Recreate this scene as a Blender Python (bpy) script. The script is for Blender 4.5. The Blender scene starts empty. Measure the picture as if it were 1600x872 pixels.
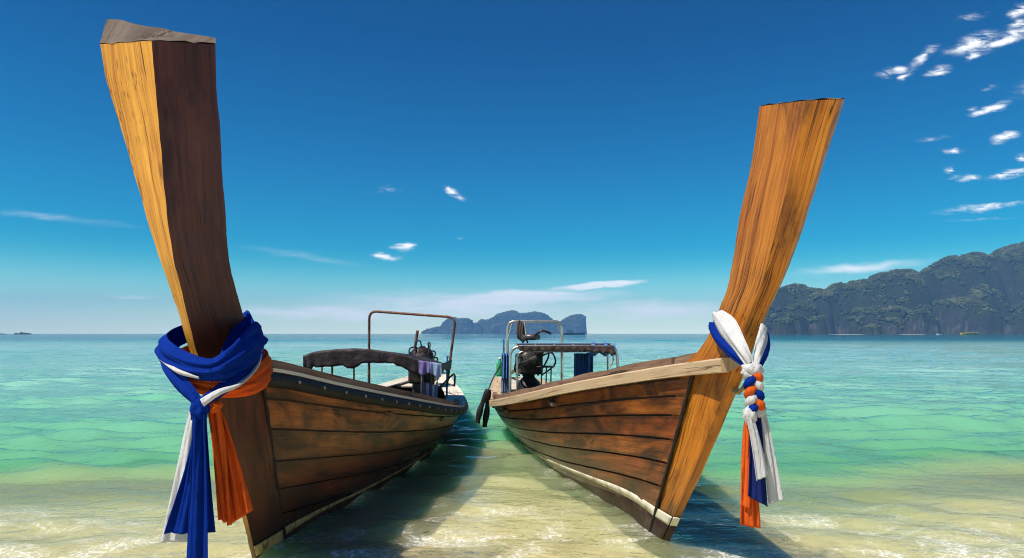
import bpy, bmesh, math, random
import numpy as np
from mathutils import Vector, Matrix, noise as mnoise

# ------------------------------------------------------------------ camera, sky, sun, exposure
SC = bpy.context.scene
COL = SC.collection
R = math.radians
FPX, CAMZ, HOR, CX = 1000.0, 1.4, 521.0, 800.0      # focal length in photo pixels, eye height, horizon row, centre column

cam_d = bpy.data.cameras.new('camera')
cam = bpy.data.objects.new('camera', cam_d); COL.objects.link(cam)
cam.location = (0, 0, CAMZ); cam.rotation_euler = (R(90), 0, 0)
cam_d.sensor_width = 36.0; cam_d.lens = FPX / 1600 * 36.0
cam_d.shift_y = (HOR - 436.0) / 1600.0
cam_d.clip_start = 0.05; cam_d.clip_end = 40000
SC.camera = cam

SUN_AZ, SUN_EL = -124.0, 58.0        # degrees clockwise from +Y (view direction); negative = left
SC.view_settings.view_transform = 'Standard'
SC.view_settings.look = 'None'
SC.view_settings.gamma = 1.0
SC.view_settings.exposure = 0.4
SC.cycles.use_denoising = True
SC.cycles.filter_width = 1.05
SC.cycles.max_bounces = 8
SC.cycles.transparent_max_bounces = 12
SC.cycles.volume_bounces = 0
SC.cycles.caustics_reflective = False
SC.cycles.caustics_refractive = False
SC.cycles.sample_clamp_indirect = 6.0

sd = bpy.data.lights.new('sun', 'SUN'); sd.energy = 5.0; sd.angle = R(0.53); sd.color = (1.0, 0.93, 0.80)
sun = bpy.data.objects.new('sun', sd); COL.objects.link(sun)
_az, _el = R(SUN_AZ), R(SUN_EL)
SUNDIR = Vector((math.sin(_az) * math.cos(_el), math.cos(_az) * math.cos(_el), math.sin(_el)))
sun.rotation_euler = SUNDIR.to_track_quat('Z', 'Y').to_euler()
sun.location = SUNDIR * 50

W = bpy.data.worlds.new('World'); SC.world = W; W.use_nodes = True

class NT:
    """tiny node-tree helper"""
    def __init__(s, tree): s.t = tree; s.n = tree.nodes; s.l = tree.links
    def new(s, typ, **kw):
        nd = s.n.new(typ)
        for k, v in kw.items(): setattr(nd, k, v)
        return nd
    def link(s, a, b): s.l.new(a, b)
    def put(s, sock, v):
        if hasattr(v, 'is_linked') or hasattr(v, 'links'): s.l.new(v, sock)
        else: sock.default_value = v
    def math(s, op, a, b=0.0, c=None, clamp=False):
        nd = s.new('ShaderNodeMath', operation=op, use_clamp=clamp)
        s.put(nd.inputs[0], a); s.put(nd.inputs[1], b)
        if c is not None: s.put(nd.inputs[2], c)
        return nd.outputs[0]
    def mix(s, f, a, b, blend='MIX'):
        nd = s.new('ShaderNodeMix', data_type='RGBA', blend_type=blend)
        s.put(nd.inputs[0], f)
        s.put(nd.inputs[6], a if not isinstance(a, tuple) else (*a[:3], 1)); s.put(nd.inputs[7], b if not isinstance(b, tuple) else (*b[:3], 1))
        return nd.outputs[2]
    def noise(s, vec, scale, detail=4, rough=.55, dist=0.0):
        nd = s.new('ShaderNodeTexNoise'); s.put(nd.inputs['Vector'], vec)
        nd.inputs['Scale'].default_value = scale; nd.inputs['Detail'].default_value = detail
        nd.inputs['Roughness'].default_value = rough; nd.inputs['Distortion'].default_value = dist
        return nd.outputs['Fac']
    def ramp(s, fac, stops, interp='LINEAR'):
        nd = s.new('ShaderNodeValToRGB'); s.put(nd.inputs[0], fac)
        cr = nd.color_ramp; cr.interpolation = interp
        while len(cr.elements) < len(stops): cr.elements.new(.5)
        for e, (p, c) in zip(cr.elements, stops):
            e.position = p; e.color = (*c, 1) if len(c) == 3 else c
        return nd.outputs[0]
    def rng(s, v, a, b, c=0.0, d=1.0, smooth=True):
        nd = s.new('ShaderNodeMapRange', interpolation_type='SMOOTHSTEP' if smooth else 'LINEAR')
        s.put(nd.inputs[0], v)
        for i, x in enumerate((a, b, c, d)): s.put(nd.inputs[i + 1], x)
        return nd.outputs[0]
    def mapping(s, vec, loc=(0, 0, 0), rot=(0, 0, 0), scale=(1, 1, 1), typ='POINT'):
        nd = s.new('ShaderNodeMapping', vector_type=typ); s.put(nd.inputs[0], vec)
        nd.inputs[1].default_value = loc; nd.inputs[2].default_value = rot; nd.inputs[3].default_value = scale
        return nd.outputs[0]

def build_world():
    t = NT(W.node_tree); t.n.clear()
    out = t.new('ShaderNodeOutputWorld'); bg = t.new('ShaderNodeBackground')
    sky = t.new('ShaderNodeTexSky', sky_type='NISHITA')
    sky.sun_disc = False; sky.sun_elevation = _el; sky.sun_rotation = _az
    sky.altitude = 0; sky.air_density = 1.0; sky.dust_density = 0.0; sky.ozone_density = 5.0
    # deep polarised tropical blue: contrast and saturation of the whole sky
    g = t.new('ShaderNodeGamma'); t.link(sky.outputs[0], g.inputs[0]); g.inputs[1].default_value = 1.0
    hs = t.new('ShaderNodeHueSaturation'); t.link(g.outputs[0], hs.inputs['Color'])
    hs.inputs['Hue'].default_value = 0.487; hs.inputs['Value'].default_value = 1.0
    tc = t.new('ShaderNodeTexCoord'); sp = t.new('ShaderNodeSeparateXYZ'); t.link(tc.outputs['Generated'], sp.inputs[0])
    t.link(t.rng(sp.outputs[2], -.02, .13, .15, 1.75), hs.inputs['Saturation'])      # hazy, washed-out horizon
    skyc = t.mix(1.0, hs.outputs[0], t.ramp(sp.outputs[2], [(0, (1.45, 1.66, 1.38)), (.05, (.92, 1.40, 1.20)), (.11, (.36, 1.10, .98)), (.25, (.10, .80, .90)), (.42, (.0, .54, .76)), (1, (.0, .44, .66))]), 'MULTIPLY')
    # clouds live on the sky directions: u = x/y, v = z/y
    y = t.math('MAXIMUM', sp.outputs[1], 0.02)
    u = t.math('DIVIDE', sp.outputs[0], y); v = t.math('DIVIDE', sp.outputs[2], y)
    cb = t.new('ShaderNodeCombineXYZ'); t.link(u, cb.inputs[0]); t.link(v, cb.inputs[1])
    uv = cb.outputs[0]
    nz = t.new('ShaderNodeTexNoise'); t.link(t.mapping(uv, scale=(14, 40, 1)), nz.inputs['Vector']); nz.inputs['Scale'].default_value = 1.6; nz.inputs['Detail'].default_value = 5
    wv = t.new('ShaderNodeVectorMath', operation='MULTIPLY_ADD'); t.link(nz.outputs['Color'], wv.inputs[0])
    wv.inputs[1].default_value = (.030, .014, 0); wv.inputs[2].default_value = (-.015, -.007, 0)
    ad = t.new('ShaderNodeVectorMath', operation='ADD'); t.link(uv, ad.inputs[0]); t.link(wv.outputs[0], ad.inputs[1])
    uvw = ad.outputs[0]
    small = [(605,297,36,10,0,.5),(700,296,24,8,-20,.7),(710,303,40,10,-26,.85),(634,385,38,9,0,1),(601,401,42,9,0,1),(720,375,24,4,0,.4),
        (1521,68,80,22,20,1),(1575,60,90,17,24,1),(1445,87,46,12,34,.85),(1400,110,54,12,10,.9),(1414,119,24,10,20,.8),(1464,111,40,12,12,.9),
        (1517,27,48,9,12,.5),(1517,88,24,13,30,.8),(1592,17,34,15,25,1),(1592,36,34,12,15,.9),(1548,171,56,11,17,1),(1520,170,16,6,10,.6),
        (1571,214,40,11,12,1),(1460,217,48,9,10,.35),(1488,235,28,7,3,.8),(1485,265,20,11,30,.8),(1517,278,32,10,5,.9),(1493,276,20,6,20,.5),
        (1579,272,64,11,10,.95),(1598,248,18,13,20,.9),(1538,324,126,9,6,.85),(1538,342,110,5,3,.4),(1542,138,38,6,15,.35),(1680,120,160,30,15,.9),(1750,250,140,22,12,.9)]
    broad = [(800,466,330,22,2,.75),(930,446,150,9,5,.8),(700,480,520,46,0,.45),(1350,418,230,16,5,.38),(480,402,200,12,-9,.16),(210,464,110,6,0,.35),
        (100,342,240,12,-6,.16),(560,488,420,26,0,.5),(1010,486,300,30,0,.5),(1280,470,300,40,2,.25)]
    def field(lst, vec, k_=1.3):
        acc = None
        for (px, py, ln, th, ang, op) in lst:
            m = t.mapping(vec, loc=((px - CX) / FPX, (HOR - py) / FPX, 0), rot=(0, 0, R(ang)), scale=(ln / 2 * k_ / FPX, th / 2 * k_ * 1.15 / FPX, 1), typ='TEXTURE')
            le = t.new('ShaderNodeVectorMath', operation='LENGTH'); t.link(m, le.inputs[0])
            f = t.math('MULTIPLY', t.math('SUBTRACT', 1.0, le.outputs['Value'], clamp=True), op)
            acc = f if acc is None else t.math('MAXIMUM', acc, f)
        return acc
    n1 = t.noise(t.mapping(uv, rot=(0, 0, R(-16)), scale=(20, 70, 1)), 1.8, 7, .62, .8)
    fs = field(small, uvw, 1.55)
    cs = t.math('MULTIPLY', t.rng(t.math('MULTIPLY', fs, t.math('ADD', t.math('MULTIPLY', fs, .9), t.math('MULTIPLY_ADD', n1, 4.6, -1.85))), .0, 1.25), .95)
    n2 = t.noise(t.mapping(uv, rot=(0, 0, R(-4)), scale=(3.2, 22, 1)), 2.0, 6, .6, .6)
    fb = field(broad, uvw)
    cbd = t.math('MULTIPLY', t.rng(t.math('MULTIPLY', fb, t.math('MULTIPLY_ADD', n2, 3.2, -.45)), .0, .62), .95)
    ahead = t.rng(sp.outputs[1], .05, .25)
    # the rest of the sky: thin scattered wisps
    n3 = t.noise(t.mapping(tc.outputs['Generated'], scale=(2.5, 2.5, 9)), 3.0, 6, .6, .4)
    rest = t.math('MULTIPLY', t.rng(n3, .64, .80), .35)
    side = t.math('SUBTRACT', 1.0, t.rng(sp.outputs[1], .2, .55))
    c = t.math('MULTIPLY', t.math('MAXIMUM', cs, cbd), ahead)
    c = t.math('MAXIMUM', c, t.math('MULTIPLY', rest, side), clamp=True)
    c = t.math('MULTIPLY', c, t.rng(sp.outputs[2], -.005, .01))
    col = t.mix(c, skyc, (12.0, 12.3, 12.3))
    t.link(col, bg.inputs[0]); bg.inputs[1].default_value = 0.08
    t.link(bg.outputs[0], out.inputs[0])
build_world()
W.cycles.sampling_method = 'MANUAL'; W.cycles.sample_map_resolution = 256

# ------------------------------------------------------------------ geometry helpers
rnd = random.Random(7)
def P(px, py, Y):
    """a world point seen in the photo at (px, py), Y metres away"""
    return Vector(((px - CX) / FPX * Y, Y, CAMZ - (py - HOR) / FPX * Y))

def catmull(pts, n, closed=False):
    pts = [np.array(p, float) for p in pts]; m = len(pts); out = []
    segs = m if closed else m - 1
    for k in range(n if closed else n + 1):
        s = k / n * segs; i = min(int(s), segs - 1); f = s - i
        if closed: p0, p1, p2, p3 = (pts[(i + d) % m] for d in (-1, 0, 1, 2))
        else: p0, p1, p2, p3 = (pts[min(max(i + d, 0), m - 1)] for d in (-1, 0, 1, 2))
        out.append(.5 * ((2 * p1) + (p2 - p0) * f + (2 * p0 - 5 * p1 + 4 * p2 - p3) * f * f + (3 * p1 - p0 - 3 * p2 + p3) * f ** 3))
    return out

def tab(table):
    """smooth interpolation through a table of (x, y...) rows"""
    xs = np.array([r[0] for r in table], float); ys = np.array([r[1:] for r in table], float)
    d = np.zeros_like(ys); h = np.diff(xs)[:, None]; sl = np.diff(ys, axis=0) / h
    d[0], d[-1] = sl[0], sl[-1]
    for i in range(1, len(xs) - 1):
        d[i] = np.where(sl[i - 1] * sl[i] <= 0, 0, 2 * sl[i - 1] * sl[i] / np.where(np.abs(sl[i - 1] + sl[i]) < 1e-9, 1e-9, sl[i - 1] + sl[i]))
    def f(x):
        x = min(max(x, xs[0]), xs[-1]); i = min(max(int(np.searchsorted(xs, x)) - 1, 0), len(xs) - 2)
        hh = xs[i + 1] - xs[i]; s = (x - xs[i]) / hh
        r = (2*s**3 - 3*s*s + 1) * ys[i] + (s**3 - 2*s*s + s) * hh * d[i] + (-2*s**3 + 3*s*s) * ys[i + 1] + (s**3 - s*s) * hh * d[i + 1]
        return float(r[0]) if len(r) == 1 else [float(q) for q in r]
    return f

class MB:
    """collects geometry for ONE mesh"""
    def __init__(s): s.v = []; s.f = []; s.uv = []; s.sm = []
    def add(s, vs, fs, uvs=None, smooth=True):
        o = len(s.v); s.v += [tuple(map(float, p)) for p in vs]
        s.uv += (list(uvs) if uvs is not None else [(p[0] + p[1], p[2]) for p in s.v[o:]])
        s.f += [tuple(i + o for i in f) for f in fs]; s.sm += [smooth] * len(fs)
        return s
    def grid(s, G, smooth=True, uvs=None, flip=False, cap0=False, cap1=False):
        """G[i][j] points; uv = metres across (j) and along (i)"""
        n, m = len(G), len(G[0]); vs = [p for r in G for p in r]
        if uvs is None:
            ai = [0.0]
            for i in range(1, n): ai.append(ai[-1] + (Vector(G[i][m // 2]) - Vector(G[i - 1][m // 2])).length)
            aj = [0.0]
            for j in range(1, m): aj.append(aj[-1] + (Vector(G[n // 2][j]) - Vector(G[n // 2][j - 1])).length)
            uvs = [(aj[j], ai[i]) for i in range(n) for j in range(m)]
        fs = []
        for i in range(n - 1):
            for j in range(m - 1):
                a, b, c, d = i * m + j, i * m + j + 1, (i + 1) * m + j + 1, (i + 1) * m + j
                fs.append((d, c, b, a) if flip else (a, b, c, d))
        s.add(vs, fs, uvs, smooth)
        if cap0: s.add(G[0], [tuple(range(m))[::-1]], None, False)
        if cap1: s.add(G[-1], [tuple(range(m))], None, False)
        return s
    def tube(s, path, r, n=8, smooth=True, cap=True):
        path = [Vector(p) for p in path]; G = []; up = None
        for i, p in enumerate(path):
            t = (path[min(i + 1, len(path) - 1)] - path[max(i - 1, 0)]).normalized()
            if up is None:
                up = Vector((0, 0, 1)) if abs(t.z) < .9 else Vector((1, 0, 0))
            up = (up - t * up.dot(t)).normalized(); sd_ = t.cross(up)
            rr = r[i] if isinstance(r, (list, tuple)) else r
            G.append([p + (up * math.cos(2 * math.pi * k / n) + sd_ * math.sin(2 * math.pi * k / n)) * rr for k in range(n + 1)])
        return s.grid(G, smooth, cap0=cap, cap1=cap)
    def box(s, c, size, rot=None, bevel=0.0):
        bm = bmesh.new(); bmesh.ops.create_cube(bm, size=1)
        for vv in bm.verts: vv.co = Vector((vv.co.x * size[0], vv.co.y * size[1], vv.co.z * size[2]))
        if bevel: bmesh.ops.bevel(bm, geom=bm.edges[:], offset=bevel, segments=2, affect='EDGES', profile=.5)
        M = (rot if rot is not None else Matrix.Identity(3))
        bm.verts.index_update()
        vs = [M @ vv.co + Vector(c) for vv in bm.verts]; uv = [(vv.co.x + vv.co.y * .37, vv.co.z + vv.co.y * .63) for vv in bm.verts]
        if size[0] >= max(size[1], size[2]): uv = [(vv.co.y + vv.co.z, vv.co.x) for vv in bm.verts]
        elif size[1] >= max(size[0], size[2]): uv = [(vv.co.x + vv.co.z, vv.co.y) for vv in bm.verts]
        else: uv = [(vv.co.x + vv.co.y, vv.co.z) for vv in bm.verts]
        s.add(vs, [tuple(q.index for q in f.verts) for f in bm.faces], uv, False); bm.free(); return s
    def lathe(s, prof, c, axis=(0, 0, 1), n=16, smooth=True):
        q = Vector((0, 0, 1)).rotation_difference(Vector(axis)).to_matrix(); c = Vector(c)
        return s.grid([[c + q @ Vector((r * math.cos(2 * math.pi * k / n), r * math.sin(2 * math.pi * k / n), z)) for k in range(n + 1)] for r, z in prof], smooth)
    def ball(s, c, rad, sub=2, sq=(1, 1, 1), jit=0.0, seed=0):
        bm = bmesh.new(); bmesh.ops.create_icosphere(bm, subdivisions=sub, radius=1); bm.verts.index_update(); vs = []
        for vv in bm.verts:
            k = 1 + jit * mnoise.noise(vv.co * 2.2 + Vector((seed * 3.1, seed, 0)))
            vs.append(Vector((vv.co.x * sq[0], vv.co.y * sq[1], vv.co.z * sq[2])) * rad * k + Vector(c))
        s.add(vs, [tuple(q.index for q in f.verts) for f in bm.faces]); bm.free(); return s
    def mesh(s, name):
        me = bpy.data.meshes.new(name); me.from_pydata(s.v, [], s.f)
        ul = me.uv_layers.new(name='UVMap')
        idx = np.zeros(len(me.loops), np.int32); me.loops.foreach_get('vertex_index', idx)
        ul.data.foreach_set('uv', np.array(s.uv, np.float32)[idx].ravel())
        me.polygons.foreach_set('use_smooth', np.array(s.sm, bool)); me.update(); return me
    def build(s, name, mat, parent=None, label=None):
        return link(name, s.mesh(name), mat, parent, label)

def link(name, me, mat, parent=None, label=None):
    o = bpy.data.objects.new(name, me); COL.objects.link(o)
    if mat is not None and len(me.materials) == 0: me.materials.append(mat)
    if parent is not None: o.parent = parent
    if label: o['label'] = label
    return o
def tag(o, label=None, cat=None, group=None, kind=None):
    if label: o['label'] = label
    if cat: o['category'] = cat
    if group: o['group'] = group
    if kind: o['kind'] = kind
    return o
def empty(name, loc=(0, 0, 0), rz=0.0):
    o = bpy.data.objects.new(name, None); COL.objects.link(o); o.location = loc; o.rotation_euler = (0, 0, rz); o.empty_display_size = .2
    return o

# ------------------------------------------------------------------ materials
M = {}
def newmat(name):
    m = bpy.data.materials.new(name); m.use_nodes = True; t = NT(m.node_tree); t.n.clear()
    out = t.new('ShaderNodeOutputMaterial'); b = t.new('ShaderNodeBsdfPrincipled'); t.link(b.outputs[0], out.inputs[0])
    b.inputs['Specular IOR Level'].default_value = .3
    M[name] = m; return t, b, out
def bump(t, b, h, dist, strength=1.0):
    nd = t.new('ShaderNodeBump'); nd.inputs['Strength'].default_value = strength; nd.inputs['Distance'].default_value = dist
    t.link(h, nd.inputs['Height']); t.link(nd.outputs[0], b.inputs['Normal'])
def plain(name, col, rough=.5, metal=0.0, var=.15, scale=8.0, bmp=0.002, dirt=None):
    t, b, _ = newmat(name); tc = t.new('ShaderNodeTexCoord')
    n = t.noise(tc.outputs['Object'], scale, 6, .6)
    lo = tuple(max(c * (1 - var * 2), 0) for c in col); hi = tuple(min(c * (1 + var), 1) for c in col)
    c = t.ramp(n, [(.3, lo), (.7, hi)])
    if dirt:
        n2 = t.noise(tc.outputs['Object'], scale * .6 + 1.7, 7, .7); c = t.mix(t.rng(n2, .5, .66), c, dirt)
    t.link(c, b.inputs['Base Color']); b.inputs['Roughness'].default_value = rough; b.inputs['Metallic'].default_value = metal
    if bmp: bump(t, b, n, bmp)
    return M[name]
def wood(name, light, mid, dark, rough=.42, gscale=1.0, stain=.5, stain_col=(.02, .011, .008), var=.35, coat=.0, scratch=0.0, fleck=0.0, stain_rng=(.5, .72), bmp=.0016):
    """UV in metres: x across the grain, y along it"""
    t, b, _ = newmat(name)
    uvn = t.new('ShaderNodeUVMap'); oi = t.new('ShaderNodeObjectInfo'); tc = t.new('ShaderNodeTexCoord')
    off = t.new('ShaderNodeCombineXYZ'); t.link(t.math('MULTIPLY', oi.outputs['Random'], 37.0), off.inputs[0]); t.link(t.math('MULTIPLY', oi.outputs['Random'], 91.0), off.inputs[1])
    ad = t.new('ShaderNodeVectorMath', operation='ADD'); t.link(uvn.outputs[0], ad.inputs[0]); t.link(off.outputs[0], ad.inputs[1]); uv = ad.outputs[0]
    fine = t.noise(t.mapping(uv, scale=(75 * gscale, 2.6 * gscale, 1)), 1.0, 6, .65, .6)
    broad = t.noise(t.mapping(uv, scale=(13 * gscale, .75 * gscale, 1)), 1.0, 5, .6, 1.2)
    patch = t.noise(t.mapping(uv, scale=(4.5, 1.7, 1)), 1.0, 6, .62, .7)
    g = t.math('ADD', t.math('MULTIPLY', fine, .42), t.math('MULTIPLY', broad, .58))
    c = t.ramp(g, [(.33, dark), (.47, mid), (.66, light)])
    # knots
    vo = t.new('ShaderNodeTexVoronoi'); t.link(t.mapping(uv, scale=(5.5, 1.9, 1)), vo.inputs['Vector']); vo.inputs['Scale'].default_value = 1.0
    kn = t.math('SUBTRACT', 1.0, t.rng(vo.outputs['Distance'], .03, .11)); c = t.mix(t.math('MULTIPLY', kn, .6), c, stain_col)
    st = t.rng(t.math('ADD', t.math('MULTIPLY', patch, .75), t.math('MULTIPLY', broad, .25)), stain_rng[0], stain_rng[1])
    c = t.mix(t.math('MULTIPLY', st, stain), c, stain_col)
    ck = t.noise(t.mapping(uv, scale=(26 * gscale, .55 * gscale, 1)), 1.0, 3, .5, .35)
    ckm = t.noise(t.mapping(uv, scale=(5, 1.1, 1)), 1.0, 3, .6)
    crack = t.math('MULTIPLY', t.math('SUBTRACT', 1.0, t.rng(t.math('ABSOLUTE', t.math('SUBTRACT', ck, .5)), .004, .022)), t.rng(ckm, .44, .60))
    c = t.mix(t.math('MULTIPLY', crack, .85), c, tuple(q * .5 for q in stain_col))
    gp = t.new('ShaderNodeNewGeometry'); gz = t.new('ShaderNodeSeparateXYZ'); t.link(gp.outputs['Position'], gz.inputs[0])
    wet = t.math('SUBTRACT', 1.0, t.rng(t.math('ADD', gz.outputs[2], t.math('MULTIPLY_ADD', patch, -.50, .25)), .06, .52))      # soaked, slimy tide band
    c = t.mix(t.math('MULTIPLY', wet, .82), c, (.022, .015, .009))
    ea = t.new('ShaderNodeAttribute', attribute_name='edge')
    eg = t.math('MULTIPLY', ea.outputs['Fac'], t.rng(t.noise(t.mapping(uv, scale=(9, 3.5, 1)), 1.0, 5, .65), .36, .62))
    c = t.mix(t.math('MULTIPLY', eg, .85), c, tuple(q * .8 for q in stain_col))
    if scratch:
        sc_ = t.noise(t.mapping(uv, rot=(0, 0, R(52)), scale=(6, 160, 1)), 1.0, 3, .6)
        msk = t.noise(t.mapping(uv, scale=(3, 3, 1)), 1.0, 3)
        c = t.mix(t.math('MULTIPLY', t.math('MULTIPLY', t.rng(sc_, .60, .72), t.rng(msk, .45, .62)), scratch), c, tuple(min(q * 1.25 + .02, 1) for q in light))
    if fleck:
        vf = t.new('ShaderNodeTexVoronoi'); t.link(t.mapping(uv, scale=(42, 16, 1)), vf.inputs['Vector']); vf.inputs['Scale'].default_value = 1.0
        mk = t.noise(t.mapping(uv, scale=(2.2, .9, 1)), 1.0, 4)
        c = t.mix(t.math('MULTIPLY', t.math('MULTIPLY', t.math('SUBTRACT', 1.0, t.rng(vf.outputs['Distance'], .12, .34)), t.rng(mk, .50, .62)), fleck), c, dark)
    hs = t.new('ShaderNodeHueSaturation'); t.link(c, hs.inputs['Color'])
    t.link(t.math('MULTIPLY_ADD', oi.outputs['Random'], var, 1 - var / 2), hs.inputs['Value'])
    t.link(hs.outputs[0], b.inputs['Base Color'])
    t.link(t.math('SUBTRACT', t.math('MULTIPLY_ADD', patch, .35, rough - .17), t.math('MULTIPLY', wet, .12)), b.inputs['Roughness'])
    if coat: b.inputs['Coat Weight'].default_value = coat; b.inputs['Coat Roughness'].default_value = .28
    bump(t, b, t.math('ADD', t.math('ADD', fine, t.math('MULTIPLY', broad, .8)), t.math('ADD', t.math('MULTIPLY', kn, -.3), t.math('MULTIPLY', crack, -.9))), bmp)
    return M[name]

wood('prow_wood', (.68, .265, .026), (.43, .135, .012), (.13, .032, .006), rough=.42, stain=.85, stain_col=(.075, .022, .008), coat=.12, fleck=.85, var=.0, stain_rng=(.48, .66), bmp=.003)
wood('prow_wood_red', (.62, .27, .045), (.47, .18, .03), (.19, .06, .014), rough=.40, stain=.8, stain_col=(.06, .018, .008), coat=.15, fleck=.25, var=.0, scratch=.25, stain_rng=(.46, .62), bmp=.003)
wood('prow_shaded', (.17, .048, .018), (.105, .027, .011), (.042, .011, .006), rough=.46, stain=.7, stain_col=(.030, .009, .006), coat=.08, var=.0, scratch=.30, stain_rng=(.45, .65), bmp=.003)  # left prow flanks: their shade painted in as a darker wood colour
wood('prow_lit', (.86, .44, .06), (.66, .29, .032), (.24, .07, .010), rough=.5, stain=.7, stain_col=(.10, .028, .008), fleck=.8, var=.0, stain_rng=(.52, .68), bmp=.003)  # left prow front face: sunlight painted in as a paler wood colour
wood('prow_end', (.19, .14, .11), (.125, .09, .07), (.05, .036, .03), rough=.85, stain=.4, var=.1, bmp=.006)
wood('plank_left', (.52, .165, .032), (.30, .074, .014), (.085, .022, .007), rough=.36, stain=.92, stain_col=(.03, .013, .009), var=.6, coat=.12, scratch=.7, stain_rng=(.42, .60))
wood('plank_right', (.50, .165, .032), (.30, .082, .015), (.09, .024, .008), rough=.38, stain=.92, stain_col=(.028, .012, .009), var=.55, coat=.12, scratch=.45, stain_rng=(.42, .60))
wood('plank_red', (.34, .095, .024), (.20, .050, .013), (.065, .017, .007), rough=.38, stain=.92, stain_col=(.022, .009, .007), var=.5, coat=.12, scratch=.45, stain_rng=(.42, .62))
wood('plank_orange', (.66, .30, .06), (.55, .22, .04), (.30, .11, .02), rough=.42, stain=.4, var=.1, coat=.1)
wood('pale_timber', (.58, .44, .28), (.49, .35, .21), (.30, .19, .10), rough=.62, stain=.35, stain_col=(.16, .085, .045), var=.1)
wood('bleached', (.70, .64, .55), (.60, .53, .44), (.38, .31, .24), rough=.8, stain=.35, stain_col=(.17, .12, .08), var=.25)
wood('coaming', (.27, .17, .11), (.19, .11, .07), (.075, .042, .028), rough=.75, stain=.5, var=.2)
wood('inside_wood', (.16, .11, .08), (.11, .07, .05), (.05, .03, .022), rough=.8, stain=.4, var=.2)
plain('rubber', (.018, .016, .016), rough=.62, var=.3, scale=14, bmp=.003)
plain('bolt_metal', (.30, .27, .24), rough=.4, metal=.9, var=.3, scale=30)
plain('rust_pipe', (.20, .085, .055), rough=.6, metal=.3, var=.35, scale=14, dirt=(.07, .045, .04))
plain('chrome_pipe', (.62, .60, .56), rough=.28, metal=.85, var=.12, scale=10, dirt=(.25, .15, .09))
plain('bamboo', (.50, .36, .19), rough=.55, var=.2, scale=10)
plain('dark_tarp', (.026, .017, .021), rough=.6, var=.35, scale=6, bmp=.03, dirt=(.07, .042, .045))
plain('coaming_cloth', (.10, .062, .045), rough=.85, var=.4, scale=16, bmp=.004, dirt=(.04, .04, .07))
plain('blue_tarp', (.06, .18, .44), rough=.5, var=.25, scale=7, bmp=.006, dirt=(.10, .17, .32))
plain('engine_black', (.028, .024, .024), rough=.45, metal=.35, var=.4, scale=16, dirt=(.10, .055, .03))
plain('engine_grey', (.14, .12, .11), rough=.4, metal=.6, var=.3, scale=18, dirt=(.05, .03, .02))
plain('blue_paint', (.03, .16, .36), rough=.45, var=.25, scale=9, dirt=(.15, .16, .16))
plain('green_plastic', (.03, .34, .12), rough=.35, var=.1)
plain('rope', (.42, .36, .27), rough=.9, var=.2, scale=40)
plain('dark_rope', (.07, .055, .05), rough=.9, var=.2, scale=40)
plain('old_paint_white', (.64, .61, .50), rough=.6, var=.12, scale=9, dirt=(.36, .29, .18))
plain('old_paint_yellow', (.50, .40, .16), rough=.6, var=.25, scale=16, dirt=(.07, .05, .03))
plain('bottom_paint', (.030, .014, .012), rough=.5, var=.3, scale=6, dirt=(.06, .045, .03))
plain('pale_bottom', (.52, .53, .42), rough=.5, var=.18, scale=5, dirt=(.20, .15, .09))

def cloth(name, col, trans=.3, var=.12):
    t, b, out = newmat(name); tc = t.new('ShaderNodeTexCoord')
    n = t.noise(tc.outputs['Object'], 9, 4); w = t.noise(t.mapping(tc.outputs['Object'], scale=(260, 260, 260)), 1.0, 2)
    c = t.ramp(n, [(.3, tuple(q * (1 - var) for q in col)), (.7, tuple(min(q * (1 + var), 1) for q in col))])
    t.link(c, b.inputs['Base Color']); b.inputs['Roughness'].default_value = .85; b.inputs['Specular IOR Level'].default_value = .08
    wr = t.noise(t.mapping(tc.outputs['Object'], scale=(34, 34, 9)), 1.0, 4, .6, 1.0)
    bump(t, b, t.math('ADD', t.math('MULTIPLY', wr, 1.0), t.math('MULTIPLY', w, .06)), .011)
    tr = t.new('ShaderNodeBsdfTranslucent'); t.link(c, tr.inputs[0]); mx = t.new('ShaderNodeMixShader'); mx.inputs[0].default_value = trans
    t.link(b.outputs[0], mx.inputs[1]); t.link(tr.outputs[0], mx.inputs[2]); t.link(mx.outputs[0], out.inputs[0])
cloth('blue_cloth', (.002, .030, .30)); cloth('orange_cloth', (.78, .13, .02)); cloth('white_cloth', (.72, .72, .74), .35, .04)
cloth('purple_cloth', (.25, .20, .46)); cloth('pale_blue_cloth', (.33, .44, .66)); cloth('navy_cloth', (.014, .026, .16))

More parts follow.
